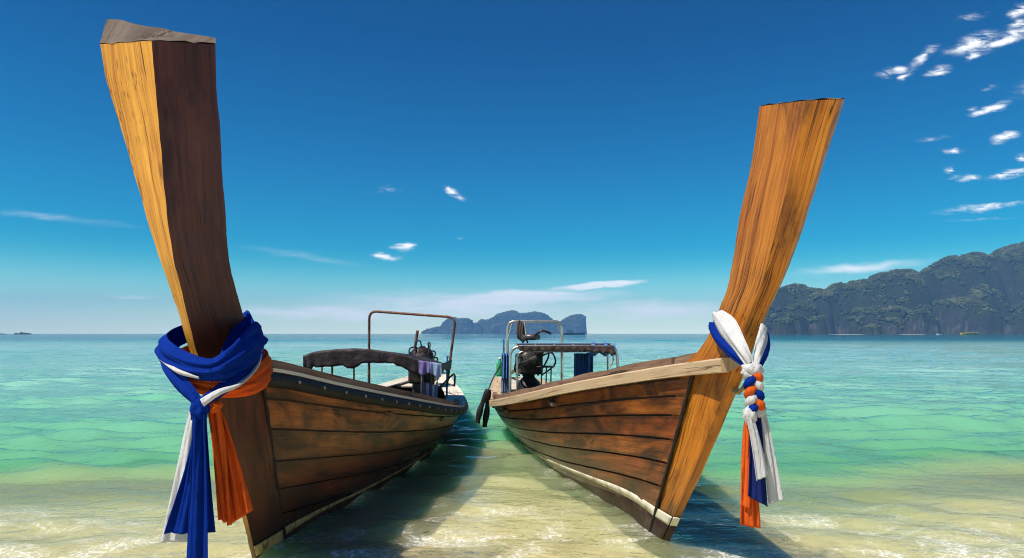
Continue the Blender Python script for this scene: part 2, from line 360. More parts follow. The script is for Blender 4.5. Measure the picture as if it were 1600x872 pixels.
# ------------------------------------------------------------------ seabed and sea
def sstep(a, b, x):
    t = np.clip((x - a) / (b - a), 0, 1); return t * t * (3 - 2 * t)
def vnoise(x, y, seed=0):
    """smooth value noise on numpy arrays, -1..1"""
    xi = np.floor(x).astype(np.int64); yi = np.floor(y).astype(np.int64); xf = x - xi; yf = y - yi
    def h(a, b):
        n = (a * 374761393 + b * 668265263 + seed * 974634777) & 0xffffffff
        n = ((n ^ (n >> 13)) * 1274126177) & 0xffffffff
        return ((n ^ (n >> 16)) & 0xffff) / 32767.5 - 1
    u = xf * xf * (3 - 2 * xf); v = yf * yf * (3 - 2 * yf)
    return (h(xi, yi) * (1 - u) + h(xi + 1, yi) * u) * (1 - v) + (h(xi, yi + 1) * (1 - u) + h(xi + 1, yi + 1) * u) * v
def depth_at(x, y):
    yy = y + .35 * vnoise(x * .35, y * .35, 3) + .12 * vnoise(x * 1.3, y * 1.3, 4)
    yy = yy - 1.5 * np.exp(-((x + .25) / .9) ** 2) - .35 * sstep(2.5, 6, x) * 1.2 + .25 * sstep(-1.5, -4, x)
    d = .10 + .035 * np.maximum(yy - 2.5, 0) + .62 * sstep(5.7, 7.0, yy) + .09 * np.maximum(yy - 7, 0)
    d = np.where(y > 40, d + (y - 40) * .03, d) + .25 * np.maximum(y - 100, 0)
    return np.clip(np.where(y < 3, d - .05 * (3 - y), d), -3, 60)

def fan_grid(rows, half, cols):
    Y = np.array(rows)[:, None]; U = np.linspace(-half, half, cols)[None, :]
    return (Y + 2.5) * U, Y + 0 * U
def grid_obj(name, X, Y, Z, mat, attrs=None):
    n, m = X.shape; me = bpy.data.meshes.new(name)
    co = np.stack([X, Y, Z], -1).reshape(-1, 3).astype(np.float32)
    i = np.arange((n - 1) * m).reshape(n - 1, m)[:, :-1].ravel()
    q = np.stack([i, i + 1, i + m + 1, i + m], -1).astype(np.int32)
    me.vertices.add(len(co)); me.vertices.foreach_set('co', co.ravel())
    me.loops.add(q.size); me.loops.foreach_set('vertex_index', q.ravel())
    me.polygons.add(len(q)); me.polygons.foreach_set('loop_start', np.arange(0, q.size, 4, dtype=np.int32))
    me.update(calc_edges=True); me.polygons.foreach_set('use_smooth', np.ones(len(q), bool))
    for k, a in (attrs or {}).items():
        at = me.attributes.new(k, 'FLOAT', 'POINT'); at.data.foreach_set('value', a.ravel().astype(np.float32))
    me.validate(); return link(name, me, mat)

def build_sea():
    # sand
    t, b, _ = newmat('sand'); tc = t.new('ShaderNodeTexCoord')
    n = t.noise(tc.outputs['Object'], 3.0, 6, .6); f = t.noise(tc.outputs['Object'], 60, 4, .7)
    c = t.ramp(n, [(.3, (.66, .52, .32)), (.7, (.84, .70, .46))]); c = t.mix(t.math('MULTIPLY', t.rng(f, .55, .75), .35), c, (.33, .24, .14))
    t.link(c, b.inputs['Base Color']); b.inputs['Roughness'].default_value = .9
    b.subsurface_method = 'BURLEY'; b.inputs['Subsurface Weight'].default_value = .6; b.inputs['Subsurface Radius'].default_value = (1, 1, .8); b.inputs['Subsurface Scale'].default_value = .22
    bump(t, b, t.noise(t.mapping(tc.outputs['Object'], rot=(0, 0, .3), scale=(1, 1.9, 1)), 5.5, 3, .55, 1.6), .06)
    rows = list(np.concatenate([np.arange(-12, 1, .5), np.geomspace(1, 3000, 220)]))
    X, Y = fan_grid(rows, 1.9, 160)
    X = np.where(Y < 0, X / np.maximum(Y + 2.5, .1) * 8, X) if False else X
    Yc = np.maximum(Y, -1.5); X = np.linspace(-1.9, 1.9, 160)[None, :] * (Yc + 4.5)
    Z = -np.minimum(depth_at(X, Y), .12 + .045 * np.maximum(Y - 2.5, 0) + .0 * X) + .02 * vnoise(X * 2.1, Y * 3.4, 11) * sstep(40, 10, Y)
    tag(grid_obj('seabed', X, Y, Z, M['sand']), 'pale sandy seabed sloping away under the clear shallow water', kind='structure')

    # water sheet with real waves
    rows = list(np.concatenate([np.arange(-12, .9, .3), np.geomspace(.9, 3000, 960)]))
    Y = np.array(rows)[:, None]; U = np.linspace(-1.75, 1.75, 430)[None, :]
    X = U * (np.maximum(Y, -1.5) + 4.2); Y = Y + 0 * U
    spacing = np.maximum(np.gradient(np.array(rows))[:, None], (X[:, 1:2] - X[:, 0:1]))
    rg = np.random.RandomState(5); Z = np.zeros_like(X)
    dep = depth_at(X, Y)
    calm = .22 + .78 * sstep(4.6, 8.2, Y + .3 * vnoise(X * .5, Y * .5, 8))
    for lam, amp, spread, num in ((5.5, .055, .12, 5), (2.6, .066, .18, 8), (1.2, .078, .27, 12), (.55, .030, .45, 14), (.26, .009, .9, 14)):
        part = np.zeros_like(X)
        for k in range(num):
            l = lam * rg.uniform(.75, 1.35); th = rg.normal(R(8), spread); kx, ky = math.sin(th), math.cos(th)
            ph = (kx * X + ky * Y) * 2 * math.pi / l + rg.uniform(0, 6.28) + 1.3 * vnoise(X / (lam * 2.2), Y / (lam * 2.2), k + 20)
            s = np.sin(ph); part += (1 - np.abs(s)) * 1.35 - .5 if lam > 1.0 else s
        fade = sstep(lam * .5, lam * .22, spacing)
        env = .55 + .65 * vnoise(X / (lam * 3), Y / (lam * 3.0), int(lam * 10))
        Z += part / math.sqrt(num) * amp * fade * env * (calm if lam > .6 else np.sqrt(calm))
    # the last swell before the sand: a steeper green-faced hump either side of the boats
    yl = 6.75 + .35 * vnoise(X * .22, X * 0 + 1.3, 31) + .12 * vnoise(X * .9, X * 0, 33) - .10 * X * (X < 0) * 0
    side = sstep(1.7, 3.0, np.abs(X + .3))
    Z += .055 * np.exp(-((Y - yl) / np.where(Y < yl, .28, .75)) ** 2) * side
    yl2 = 9.6 + .8 * vnoise(X * .15, X * 0 + 4.2, 35)
    Z += .05 * np.exp(-((Y - yl2) / np.where(Y < yl2, .40, 1.0)) ** 2) * side
    foam = sstep(5.3, 3.9, Y + .35 * vnoise(X * .8, Y * .8, 41) - .7 * np.exp(-((X + .25) / .6) ** 2))
    t, b, out = newmat('sea_water'); tc = t.new('ShaderNodeTexCoord'); pos = tc.outputs['Object']
    da = t.new('ShaderNodeAttribute', attribute_name='depth'); fa = t.new('ShaderNodeAttribute', attribute_name='foam')
    D = da.outputs['Fac']
    dn = t.math('LOGARITHM', t.math('ADD', t.math('MAXIMUM', D, 0.0), .1), 10.0)     # -1 .. 1.8
    x = t.rng(dn, -1.0, 1.8, 0, 1, smooth=False)
    big = t.noise(t.mapping(pos, scale=(.10, .28, 1)), 1.0, 4, .6)
    body = t.ramp(x, [(.10, (.62, .62, .34)), (.24, (.40, .55, .28)), (.34, (.11, .37, .18)), (.44, (.18, .43, .32)), (.56, (.29, .53, .47)), (.72, (.34, .56, .54)), (.82, (.07, .30, .38)), (.94, (.010, .13, .24))])
    body = t.mix(t.math('MULTIPLY', t.rng(big, .45, .65), .35), body, (.06, .42, .22))
    # ripples
    r1 = t.noise(t.mapping(pos, scale=(1.0, 1.35, 1)), 5.0, 3, .6, .8); r2 = t.noise(t.mapping(pos, scale=(1, 1.6, 1)), 22.0, 2, .55)
    r3 = t.noise(t.mapping(pos, scale=(.35, 1.0, 1)), .9, 4, .65, .5)
    h = t.math('ADD', t.math('ADD', t.math('MULTIPLY', r1, .022), t.math('MULTIPLY', r2, .0040)), t.math('MULTIPLY', r3, .07))
    bp = t.new('ShaderNodeBump'); bp.inputs['Strength'].default_value = 1.0; bp.inputs['Distance'].default_value = 1.0; t.link(h, bp.inputs['Height'])
    nrm = bp.outputs[0]
    df = t.new('ShaderNodeSubsurfaceScattering', falloff='BURLEY'); t.link(body, df.inputs['Color']); df.inputs['Scale'].default_value = .45; df.inputs['Radius'].default_value = (.5, 1.0, .8); t.link(nrm, df.inputs['Normal'])
    tp = t.new('ShaderNodeBsdfTransparent'); t.link(t.mix(t.rng(D, .05, .9), (.95, .985, .90), (.60, .90, .62)), tp.inputs[0])
    fac = t.math('SUBTRACT', 1.0, t.math('POWER', 2.718, t.math('MULTIPLY', D, -2.1)))
    m1 = t.new('ShaderNodeMixShader'); t.link(fac, m1.inputs[0]); t.link(tp.outputs[0], m1.inputs[1]); t.link(df.outputs[0], m1.inputs[2])
    gl = t.new('ShaderNodeBsdfGlossy'); gl.inputs['Roughness'].default_value = .06; t.link(nrm, gl.inputs['Normal'])
    fr = t.new('ShaderNodeFresnel'); fr.inputs[0].default_value = 1.333; t.link(nrm, fr.inputs['Normal'])
    m2 = t.new('ShaderNodeMixShader'); t.link(t.math('MINIMUM', fr.outputs[0], .78), m2.inputs[0]); t.link(m1.outputs[0], m2.inputs[1]); t.link(gl.outputs[0], m2.inputs[2])
    # foam lace at the very edge
    f1 = t.noise(t.mapping(pos, scale=(1, 1.4, 1)), 2.2, 5, .65, .8); vo = t.new('ShaderNodeTexVoronoi', feature='DISTANCE_TO_EDGE'); vo.inputs['Scale'].default_value = 15
    wp = t.new('ShaderNodeVectorMath', operation='ADD'); t.link(pos, wp.inputs[0])
    nn = t.new('ShaderNodeTexNoise'); t.link(pos, nn.inputs['Vector']); nn.inputs['Scale'].default_value = 5; nn.inputs['Detail'].default_value = 5
    ms = t.new('ShaderNodeVectorMath', operation='MULTIPLY'); t.link(nn.outputs['Color'], ms.inputs[0]); ms.inputs[1].default_value = (.35, .35, 0); t.link(ms.outputs[0], wp.inputs[1]); t.link(wp.outputs[0], vo.inputs['Vector'])
    lace = t.math('MULTIPLY', t.math('SUBTRACT', 1.0, t.rng(vo.outputs['Distance'], .01, .16)), t.rng(t.noise(pos, 45, 4, .7), .38, .62))
    fm = t.math('MULTIPLY', t.math('MULTIPLY', fa.outputs['Fac'], t.rng(f1, .46, .66)), t.math('ADD', t.math('MULTIPLY', lace, .75), .15), clamp=True)
    fd = t.new('ShaderNodeBsdfDiffuse'); fd.inputs[0].default_value = (.82, .84, .82, 1)
    m3 = t.new('ShaderNodeMixShader'); t.link(fm, m3.inputs[0]); t.link(m2.outputs[0], m3.inputs[1]); t.link(fd.outputs[0], m3.inputs[2])
    t.n.remove(b); t.link(m3.outputs[0], out.inputs[0])
    tag(grid_obj('water', X, Y, Z, M['sea_water'], {'depth': dep, 'foam': foam}), 'turquoise sea turning green and clear over the sand', kind='structure')
build_sea()

# ------------------------------------------------------------------ long-tail boats
class Boat:
    def __init__(s, foot, heading, side, cfg, label):
        s.foot = foot; s.h = R(heading); s.side = side; s.c = cfg
        s.root = empty('longtail_boat', (foot[0], foot[1], 0), s.h)
        tag(s.root, label, 'boat', 'longtail boats nosed into the shallows')
        s.b = tab(cfg['b']); s.zg = tab(cfg['zg']); s.zk = tab(cfg['zk']); s.p = tab(cfg['p'])
        s.r0, s.r1 = cfg['rabbet']; s.L = cfg['L']
        s.atop = s.r0 - s.r1 * cfg['zg'][0][1]
        s.wtop = cfg['b'][0][1]
    def loc(s, w):
        """world -> boat"""
        d = Vector(w) - Vector((s.foot[0], s.foot[1], 0)); c, n = math.cos(s.h), math.sin(s.h)
        return Vector((d.x * c + d.y * n, -d.x * n + d.y * c, d.z))
    def px(s, px, py, Y): return s.loc(P(px, py, Y))
    def astart(s, u):
        z = s.c['zk'][0][1] * (1 - u) + s.c['zg'][0][1] * u
        return s.r0 - s.r1 * z
    def pt(s, a, u, sgn, off=0.0):
        a0 = s.astart(u); a = max(a, a0)
        ae = a - (a0 - s.atop) * math.exp(-(a - a0) / 1.3)
        w0 = s.c['wstem'] + (s.wtop - s.c['wstem']) * u
        zg, zk = s.zg(a), s.zk(a)
        yv = w0 + (s.b(ae) - s.wtop) * (max(u, 1e-5) ** s.p(a - a0)) + off
        return Vector((sgn * yv, a, zk + (zg - zk) * u))
    def at_z(s, a, z, sgn, off=0.0):
        zg, zk = s.zg(a), s.zk(a); return s.pt(a, min(max((z - zk) / (zg - zk), 0.0), 1.0), sgn, off)

def gsweep(B, prof, a0, a1, sgn, n=48, taper=None):
    """sweep a (dy, dz) profile along the gunwale"""
    G = []
    for i in range(n + 1):
        a = a0 + (a1 - a0) * i / n; aa = max(a, B.atop)
        y = B.b(aa) if a >= B.atop else B.wtop - .0 * (B.atop - a)
        z = B.zg(aa) if a >= B.atop else B.zg(B.atop) + (B.atop - a) * .10
        pr = prof(a) if callable(prof) else prof
        G.append([Vector((sgn * max(y + dy, .004), a, z + dz)) for dy, dz in pr] + [Vector((sgn * max(y + pr[0][0], .004), a, z + pr[0][1]))])
    return MB().grid(G, smooth=False, cap0=True, cap1=True)

def make_boat(B):
    c = B.c; root = B.root
    # hull lining behind the strakes, then every strake as a plank of its own
    lin = MB()
    ss = [0, .01, .025, .05, .08] + list(np.linspace(.12, 1, 34))
    for sgn in (-1, 1):
        lin.grid([[B.pt(B.astart(u) + s * (B.L - B.astart(u)), u, sgn, -.022 if u > .02 else -.03) for u in np.linspace(0, 1, 15)] for s in ss])
    hull = lin.build('hull', M['inside_wood'], root)
    U = c['strakes']
    for sgn in (-1, 1):
        for k in range(len(U) - 1):
            u1, u0 = U[k], U[k + 1]; jo = rnd.uniform(-.004, .005)
            g = .0038
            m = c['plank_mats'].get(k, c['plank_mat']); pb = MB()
            for us, of in (([u0 + g, u0 + g * 1.5], [-.016 + jo, jo]), ([u0 + g * 1.5 + (u1 - u0 - g * 3) * q for q in (0, .08, .2, .4, .6, .8, .92, 1)], [jo, jo + .0003, jo + .0005, jo + .0005, jo + .0005, jo + .0005, jo + .0003, jo]), ([u1 - g * 1.5, u1 - g], [jo, -.016 + jo])):
                pb.grid([[B.pt(B.astart(u) + s * (B.L - B.astart(u)), u, sgn, o) for u, o in zip(us, of)] for s in ss], smooth=True, flip=(sgn < 0))
            ed = [1.0] * (2 * len(ss)) + [1.0, .55, .12, 0.0, 0.0, .12, .55, 1.0] * len(ss) + [1.0] * (2 * len(ss))
            po = pb.build('plank', M[m], hull); at = po.data.attributes.new('edge', 'FLOAT', 'POINT'); at.data.foreach_set('value', np.array(ed, np.float32))
    for sgn in (-1, 1):
        MB().tube([B.pt(B.astart(u), u, sgn, .001) + Vector((0, -.004, 0)) for u in np.linspace(.03, .985, 24)], [.011 + .003 * math.sin(k * 2.1) for k in range(24)], 6).build('caulked_seam', M['rubber'], root)
    # transom
    tz = [B.pt(B.L, u, 1) for u in np.linspace(0, 1, 10)]
    MB().grid([[Vector((-p.x, p.y + .012, p.z)), Vector((0, p.y + .05, p.z)), Vector((p.x, p.y + .012, p.z))] for p in tz], smooth=False).build('transom', M[c['plank_mat']], root)
    # waterline stripe, 5 mm proud of the planks, on each flank
    lo, hi = tab(c['stripe_lo']), tab(c['stripe_hi'])
    for sgn in (-1, 1):
        G = []
        for i in range(60):
            a = c['stripe_lo'][0][0] + (c['stripe_lo'][-1][0] - c['stripe_lo'][0][0]) * (i / 59) ** 1.5
            z0, z1 = lo(a), hi(a); G.append([B.at_z(a, z0 + (z1 - z0) * q, sgn, o) for q, o in ((-.02, -.02), (0, .006), (.5, .007), (1, .006), (1.02, -.02))])
        MB().grid(G).build('waterline_stripe', M[c['stripe_mat']], root)
    # dark bottom paint below the stripe, 3 mm proud of the planks
        G = []
        for i in range(60):
            a = c['stripe_lo'][0][0] + (B.L - .02 - c['stripe_lo'][0][0]) * (i / 59) ** 1.3
            zt, zb = lo(a) + .004, B.zk(a) + .01; G.append([B.at_z(a, zb + (zt - zb) * q, sgn, .0035 if q < 1 else -.01) for q in (0, .25, .5, .75, .99, 1)])
        MB().grid(G).build('bottom_paint', M['bottom_paint'], root)
    # gunwale
    for sgn in (-1, 1):
        if c['kind'] == 'left':
            pr = [(.055 * math.cos(q) * .75 + .008, -.036 + .045 * math.sin(q)) for q in np.linspace(-1.57, 1.57, 8)] + [(-.015, .009), (-.015, -.081)]
            rub = gsweep(B, pr, B.atop - .10, B.L, sgn).build('rubber_strake', M['rubber'], root)
            a = B.atop
            bolt = None
            while a < 6:
                q = B.b(max(a, B.atop)); mb = MB().lathe([(.0, .012), (.008, .011), (.012, .006), (.013, 0)], (sgn * (q + .048), a, B.zg(max(a, B.atop)) - .034), (sgn, 0, 0), 8)
                mb.build('bolt', M['bolt_metal'], rub); a += .26
            def rail(a):
                w = .085 + .17 * min(max((a - 2.2) / 3, 0), 1); return [(.022, .012), (.022, .034), (-w, .034), (-w, .012)]
            gsweep(B, rail, B.atop - .05, B.L, sgn).build('rail', M['bleached'], root)
            gsweep(B, lambda a: [(-.035 - .03 * min(max((a - 2.2) / 3, 0), 1), .036), (-.040 - .03 * min(max((a - 2.2) / 3, 0), 1), .095 - .05 * min(max((a - 3) / 2, 0), 1)), (-.085 - .06 * min(max((a - 2.2) / 3, 0), 1), .10 - .05 * min(max((a - 3) / 2, 0), 1)), (-.085 - .06 * min(max((a - 2.2) / 3, 0), 1), .036)], B.atop + .02, 4.6, sgn).build('coaming', M['coaming'], root)
        else:
            def rail(a):
                w = .075 + .15 * min(max((a - 2.4) / 3, 0), 1); return [(.030, -.066), (.034, .000), (.026, .010), (-w, .010), (-w, -.030), (-.01, -.066)]
            gsweep(B, rail, B.atop - (.38 if sgn < 0 else .05), B.L, sgn).build('rail', M['pale_timber'], root)
            for (q0, q1, hh) in ((B.atop - .30, B.atop + .34, .052), (B.atop + .38, 4.4, .058)):
                gsweep(B, lambda a: [(-.045, .012), (-.050, hh + .012 + .006 * math.sin(a * 9)), (-.105, hh + .018 + .006 * math.sin(a * 7 + 1)), (-.105, .012)], q0, q1, sgn, 40).build('coaming', M['coaming'], root)
    # inside: floor boards, thwarts, fore and aft decks
    for k in range(-3, 4):
        aa = [a for a in np.linspace(.8, B.L - .5, 60) if B.at_z(a, .09, 1).x > abs(k * .17) + .13]
        if len(aa) > 4: MB().box((k * .17, (aa[0] + aa[-1]) / 2, .10 + .003 * (k % 2)), (.16, aa[-1] - aa[0], .025), bevel=.004).build('floor_board', M['inside_wood'], root)
    for a in (1.5, 3.0, 4.5):
        wv = B.b(a) * 1.9; MB().box((0, a, B.zg(a) - .12), (wv, .2, .035), bevel=.005).build('thwart', M['coaming'], root)
    a = B.atop + .12
    while a < 1.0:
        wv = B.b(a) * 1.9 - .05; MB().box((0, a, B.zg(a) - .05), (wv, .135, .03), bevel=.004).build('deck_board', M['coaming'], root); a += .14
    a = B.L - 1.5
    while a < B.L - .05:
        wv = B.b(a) * 1.9 - .30
        if wv > .1: MB().box((0, a, B.zg(a) - .03), (wv, .135, .03), bevel=.004).build('deck_board', M['bleached'], root)
        a += .14
    return hull

def rough_edges(levels, seed, am=.0045):
    return [[Vector(p) + Vector((mnoise.noise(Vector((p[2] * 7, j * 9.1, seed))) * am + mnoise.noise(Vector((p[2] * 31, j * 5.3, seed))) * am * .45, mnoise.noise(Vector((p[2] * 6, j * 3.7, seed + 4))) * am + mnoise.noise(Vector((p[2] * 27, j * 2.3, seed + 9))) * am * .45, 0)) for j, p in enumerate(l)] for l in levels]
def loft_timber(levels, slots=None):
    """levels: list of corner loops (same length); returns a sharp-edged, slightly chamfered timber (each face has its own vertices)"""
    mb = MB(); n = len(levels[0]); acc = [0.0]
    for i in range(1, len(levels)): acc.append(acc[-1] + (Vector(levels[i][0]) - Vector(levels[i - 1][0])).length)
    base = 0.0
    for j in range(n):
        k = (j + 1) % n; nu = 6; G = []; uv = []
        wmax = max((Vector(l[k]) - Vector(l[j])).length for l in levels)
        for i, l in enumerate(levels):
            A, Bq = Vector(l[j]), Vector(l[k]); wd = (Bq - A).length
            G.append([A.lerp(Bq, q / nu) for q in range(nu + 1)]); uv += [(base + wd * (q / nu - .5) + wmax / 2, acc[i]) for q in range(nu + 1)]
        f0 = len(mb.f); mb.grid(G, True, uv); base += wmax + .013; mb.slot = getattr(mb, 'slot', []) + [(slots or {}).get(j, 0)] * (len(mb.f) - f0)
    return mb

left_cfg = dict(kind='left', L=8.6, rabbet=(.38, .475), wstem=.045,
    b=[(-.17, .105), (0, .165), (.5, .325), (1, .475), (2, .72), (3, .90), (4, .985), (5, .92), (6, .78), (7, .60), (8.6, .33)],
    zg=[(-.17, 1.165), (0, 1.138), (.5, 1.03), (1, .93), (2, .752), (3, .59), (4, .475), (5, .455), (6, .485), (7, .51), (8.6, .56)],
    zk=[(-.17, -.14), (.5, -.18), (2, -.28), (9, -.30)], p=[(0, .80), (.5, .58), (1.2, .42), (3, .36), (9, .34)],
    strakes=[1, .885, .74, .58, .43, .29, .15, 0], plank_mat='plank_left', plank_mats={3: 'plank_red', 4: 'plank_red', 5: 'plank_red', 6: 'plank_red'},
    stripe_lo=[(.0, .010), (.5, .035), (1.2, .05), (2.5, .045), (5, .03)], stripe_hi=[(.0, .085), (.5, .085), (1.2, .075), (2.5, .060), (5, .045)], stripe_mat='old_paint_yellow')
right_cfg = dict(kind='right', L=7.4, rabbet=(.25, .73), wstem=.05,
    b=[(-.65, .10), (-.3, .135), (0, .19), (.5, .31), (1, .43), (2, .65), (3, .785), (4, .79), (5, .68), (6, .53), (7.4, .33)],
    zg=[(-.65, 1.228), (-.3, 1.187), (0, 1.144), (.5, 1.066), (1, .983), (2, .806), (3, .655), (4, .55), (5, .53), (6, .55), (7.4, .60)],
    zk=[(-.65, -.14), (.5, -.18), (2, -.26), (9, -.28)], p=[(0, .90), (.6, .78), (1.5, .72), (4, .62), (9, .55)],
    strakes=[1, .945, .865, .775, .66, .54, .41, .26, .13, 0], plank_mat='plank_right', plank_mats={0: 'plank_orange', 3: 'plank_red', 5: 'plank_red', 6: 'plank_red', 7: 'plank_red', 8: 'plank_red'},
    stripe_lo=[(.06, .135), (.5, .155), (1.3, .13), (2.4, .075), (3.7, .03), (5, .02)], stripe_hi=[(.06, .21), (.5, .215), (1.3, .17), (2.4, .105), (3.7, .05), (5, .035)], stripe_mat='old_paint_white')
BL = Boat((-1.6, 4.0), 0.0, 1, left_cfg, 'dark brown wooden boat with a black rubber gunwale and blue and orange bow sashes')
BR = Boat((1.06, 4.32), 8.0, -1, right_cfg, 'orange brown wooden boat with a pale timber gunwale and white waterline stripe')
make_boat(BL); make_boat(BR)

def lap_foam():
    me = bpy.data.objects['water'].data; n = len(me.vertices); co = np.empty(n * 3, np.float32); me.vertices.foreach_get('co', co); co = co.reshape(-1, 3)
    fo = np.empty(n, np.float32); me.attributes['foam'].data.foreach_get('value', fo); near = np.where((np.abs(co[:, 0]) < 4) & (co[:, 1] > 3) & (co[:, 1] < 9))[0]
    best = np.full(len(near), 9.0)
    for B in (BL, BR):
        for sgn in (-1, 1):
            for a in np.linspace(-.1, 4.2, 90):
                p = B.at_z(max(a, B.astart(.1)), .0, sgn); w = Matrix.Rotation(B.h, 3, 'Z') @ p + Vector((B.foot[0], B.foot[1], 0))
                best = np.minimum(best, np.hypot(co[near, 0] - w.x, co[near, 1] - w.y))
    fo[near] = np.maximum(fo[near], .9 * sstep(.16, .03, best)); me.attributes['foam'].data.foreach_set('value', fo)
lap_foam()

# ---- left stem and prow: one timber. z, front a, left corner (x, back), right corner (x, back), back-left (x, back)
LT = tab([(-.30, .20, -.03, .01, .05, .30, -.05, .30), (0, .0, -.03, .012, .055, .33, -.055, .33), (.29, -.14, -.035, .015, .07, .36, -.07, .36), (.81, -.48, -.045, .02, .09, .46, -.09, .46),
    (1.16, -.67, -.05, .03, .105, .58, -.105, .58), (1.27, -.73, -.055, .035, .105, .50, -.11, .50), (1.40, -.80, -.062, .045, .105, .43, -.12, .42), (1.62, -.91, -.085, .07, .105, .385, -.145, .38), (1.77, -.98, -.115, .09, .105, .375, -.17, .36),
    (2.05, -1.05, -.185, .13, .115, .36, -.235, .33), (2.33, -1.10, -.255, .16, .125, .345, -.295, .31), (2.52, -1.13, -.305, .175, .13, .335, -.34, .30), (2.72, -1.162, -.355, .19, .135, .325, -.385, .29)])
def left_level(z, top=False):
    f, lx, lb, rx, rb, bx, bb = LT(z)
    cr = .012
    pts = [(0.0, f, z), (lx, f + lb, z), (bx, f + bb, z), (rx - .035, f + rb + .06, z), (rx, f + rb, z)]
    if top: pts = [(x, y, z + dz) for (x, y, z), dz in zip(pts, (.0, .07, .235, .185, .13))]
    return pts
lv = [left_level(z) for z in np.linspace(-.3, 2.62, 130)] + [left_level(2.70, True)]; lv = rough_edges(lv, 1)
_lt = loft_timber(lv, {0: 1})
stem = _lt.build('prow', M['prow_shaded'], BL.root, 'tall raked prow timber with a honey front face and dark flanks, sunlight and shade painted into the wood')
stem.data.materials.append(M['prow_lit']); stem.data.polygons.foreach_set('material_index', np.array(_lt.slot, np.int32))
tp = lv[-1]; cm = sum((Vector(p) for p in tp), Vector()) / 5
def cap(tp, seed):
    mb = MB(); n = len(tp); ring = []
    for j in range(n):
        for q in range(8): ring.append(Vector(tp[j]).lerp(Vector(tp[(j + 1) % n]), q / 8))
    cc = sum(ring, Vector()) / len(ring); G = []
    for k in range(7):
        f = 1.012 - k / 6 if k else 1.012
        G.append([cc.lerp(p, max(f, 0)) + Vector((0, 0, .004 + (.012 * mnoise.noise(p * 14 + Vector((seed, k * .7, 0))) if k < 7 else 0))) for p in ring + ring[:1]])
    return mb.grid(G, False, uvs=[(p.x, p.y * .2) for r in G for p in r])
cap(tp, 1).build('prow_end', M['prow_end'], BL.root, 'weathered grey sawn end')

# ---- right stem and prow
RF = [(-.3, .25), (-.018, .019), (.158, -.134), (.642, -.554), (1.201, -.992), (1.451, -1.162), (1.687, -1.354), (2.052, -1.581), (2.263, -1.693), (2.40, -1.775)]
RF_ = tab(RF)
# z: ridge (x, back), back-left (x, back), front-right x
RS = tab([(-.3, -.03, .02, -.05, .40, .02), (0, -.032, .022, -.055, .34, .02), (.5, -.035, .025, -.07, .36, .025), (1.0, -.04, .03, -.095, .50, .035), (1.2, -.04, .032, -.10, .52, .04),
    (1.30, -.04, .035, -.09, .40, .042), (1.42, -.042, .04, -.08, .335, .045), (1.6, -.045, .05, -.076, .33, .048), (1.8, -.05, .065, -.08, .37, .055), (2.05, -.055, .08, -.084, .415, .06), (2.40, -.065, .10, -.09, .42, .07)])
def right_level(z, top=False):
    f = RF_(z); rx, rb, bx, bb, fx = RS(z)
    pts = [(fx * .35, f, z), (rx, f + rb, z), (bx, f + bb, z), (-bx, f + bb, z), (fx, f + .035, z)]
    if top: pts = [(x, y, z + dz) for (x, y, z), dz in zip(pts, (-.012, .012, .10, .115, .0))]
    return pts
rv = [right_level(z) for z in np.linspace(-.3, 2.25, 120)] + [right_level(2.36, True)]; rv = rough_edges(rv, 2)
loft_timber(rv).build('prow', M['prow_wood'], BR.root, 'raked prow timber in sunlit honey brown wood')
def stem_band(level, i0, i1, sx, z0, z1, mat, name, root, proud):
    """painted band carried across the flank of the stem"""
    G = []
    for z in np.linspace(z0, z1, 6):
        l = level(z); A, Bq = Vector(l[i0]), Vector(l[i1]); n = Vector((-(Bq - A).y, (Bq - A).x, 0)).normalized()
        if n.x * sx < 0: n = -n
        G.append([A.lerp(Bq, q) + n * proud for q in np.linspace(-.01, .97, 8)])
    drape(G, M[mat], name, root, None, .003)
cap(rv[-1], 5).build('prow_end', M['prow_end'], BR.root)

# ------------------------------------------------------------------ fittings of the left boat
def bent(pts, r, mat, name, parent, n=24, seg=8, loc=None):
    pts = [loc(p) if loc else p for p in pts]
    return MB().tube([Vector(p) for p in catmull(pts, n)], r, seg).build(name, mat, parent)
def rounded(pts, rad=.08):
    """polyline with rounded corners"""
    pts = [Vector(p) for p in pts]; out = [pts[0]]
    for i in range(1, len(pts) - 1):
        a = (pts[i - 1] - pts[i]); b = (pts[i + 1] - pts[i]); ra = min(rad, a.length * .45, b.length * .45)
        p0 = pts[i] + a.normalized() * ra; p2 = pts[i] + b.normalized() * ra
        for k in range(7):
            f = k / 6; out.append(p0 * (1 - f) ** 2 + pts[i] * 2 * f * (1 - f) + p2 * f * f)
    return out + [pts[-1]]
def drape(G, mat, name, parent=None, label=None, thick=.002):
    o = MB().grid(G).build(name, mat, parent, label); md = o.modifiers.new('solid', 'SOLIDIFY'); md.thickness = thick; return o

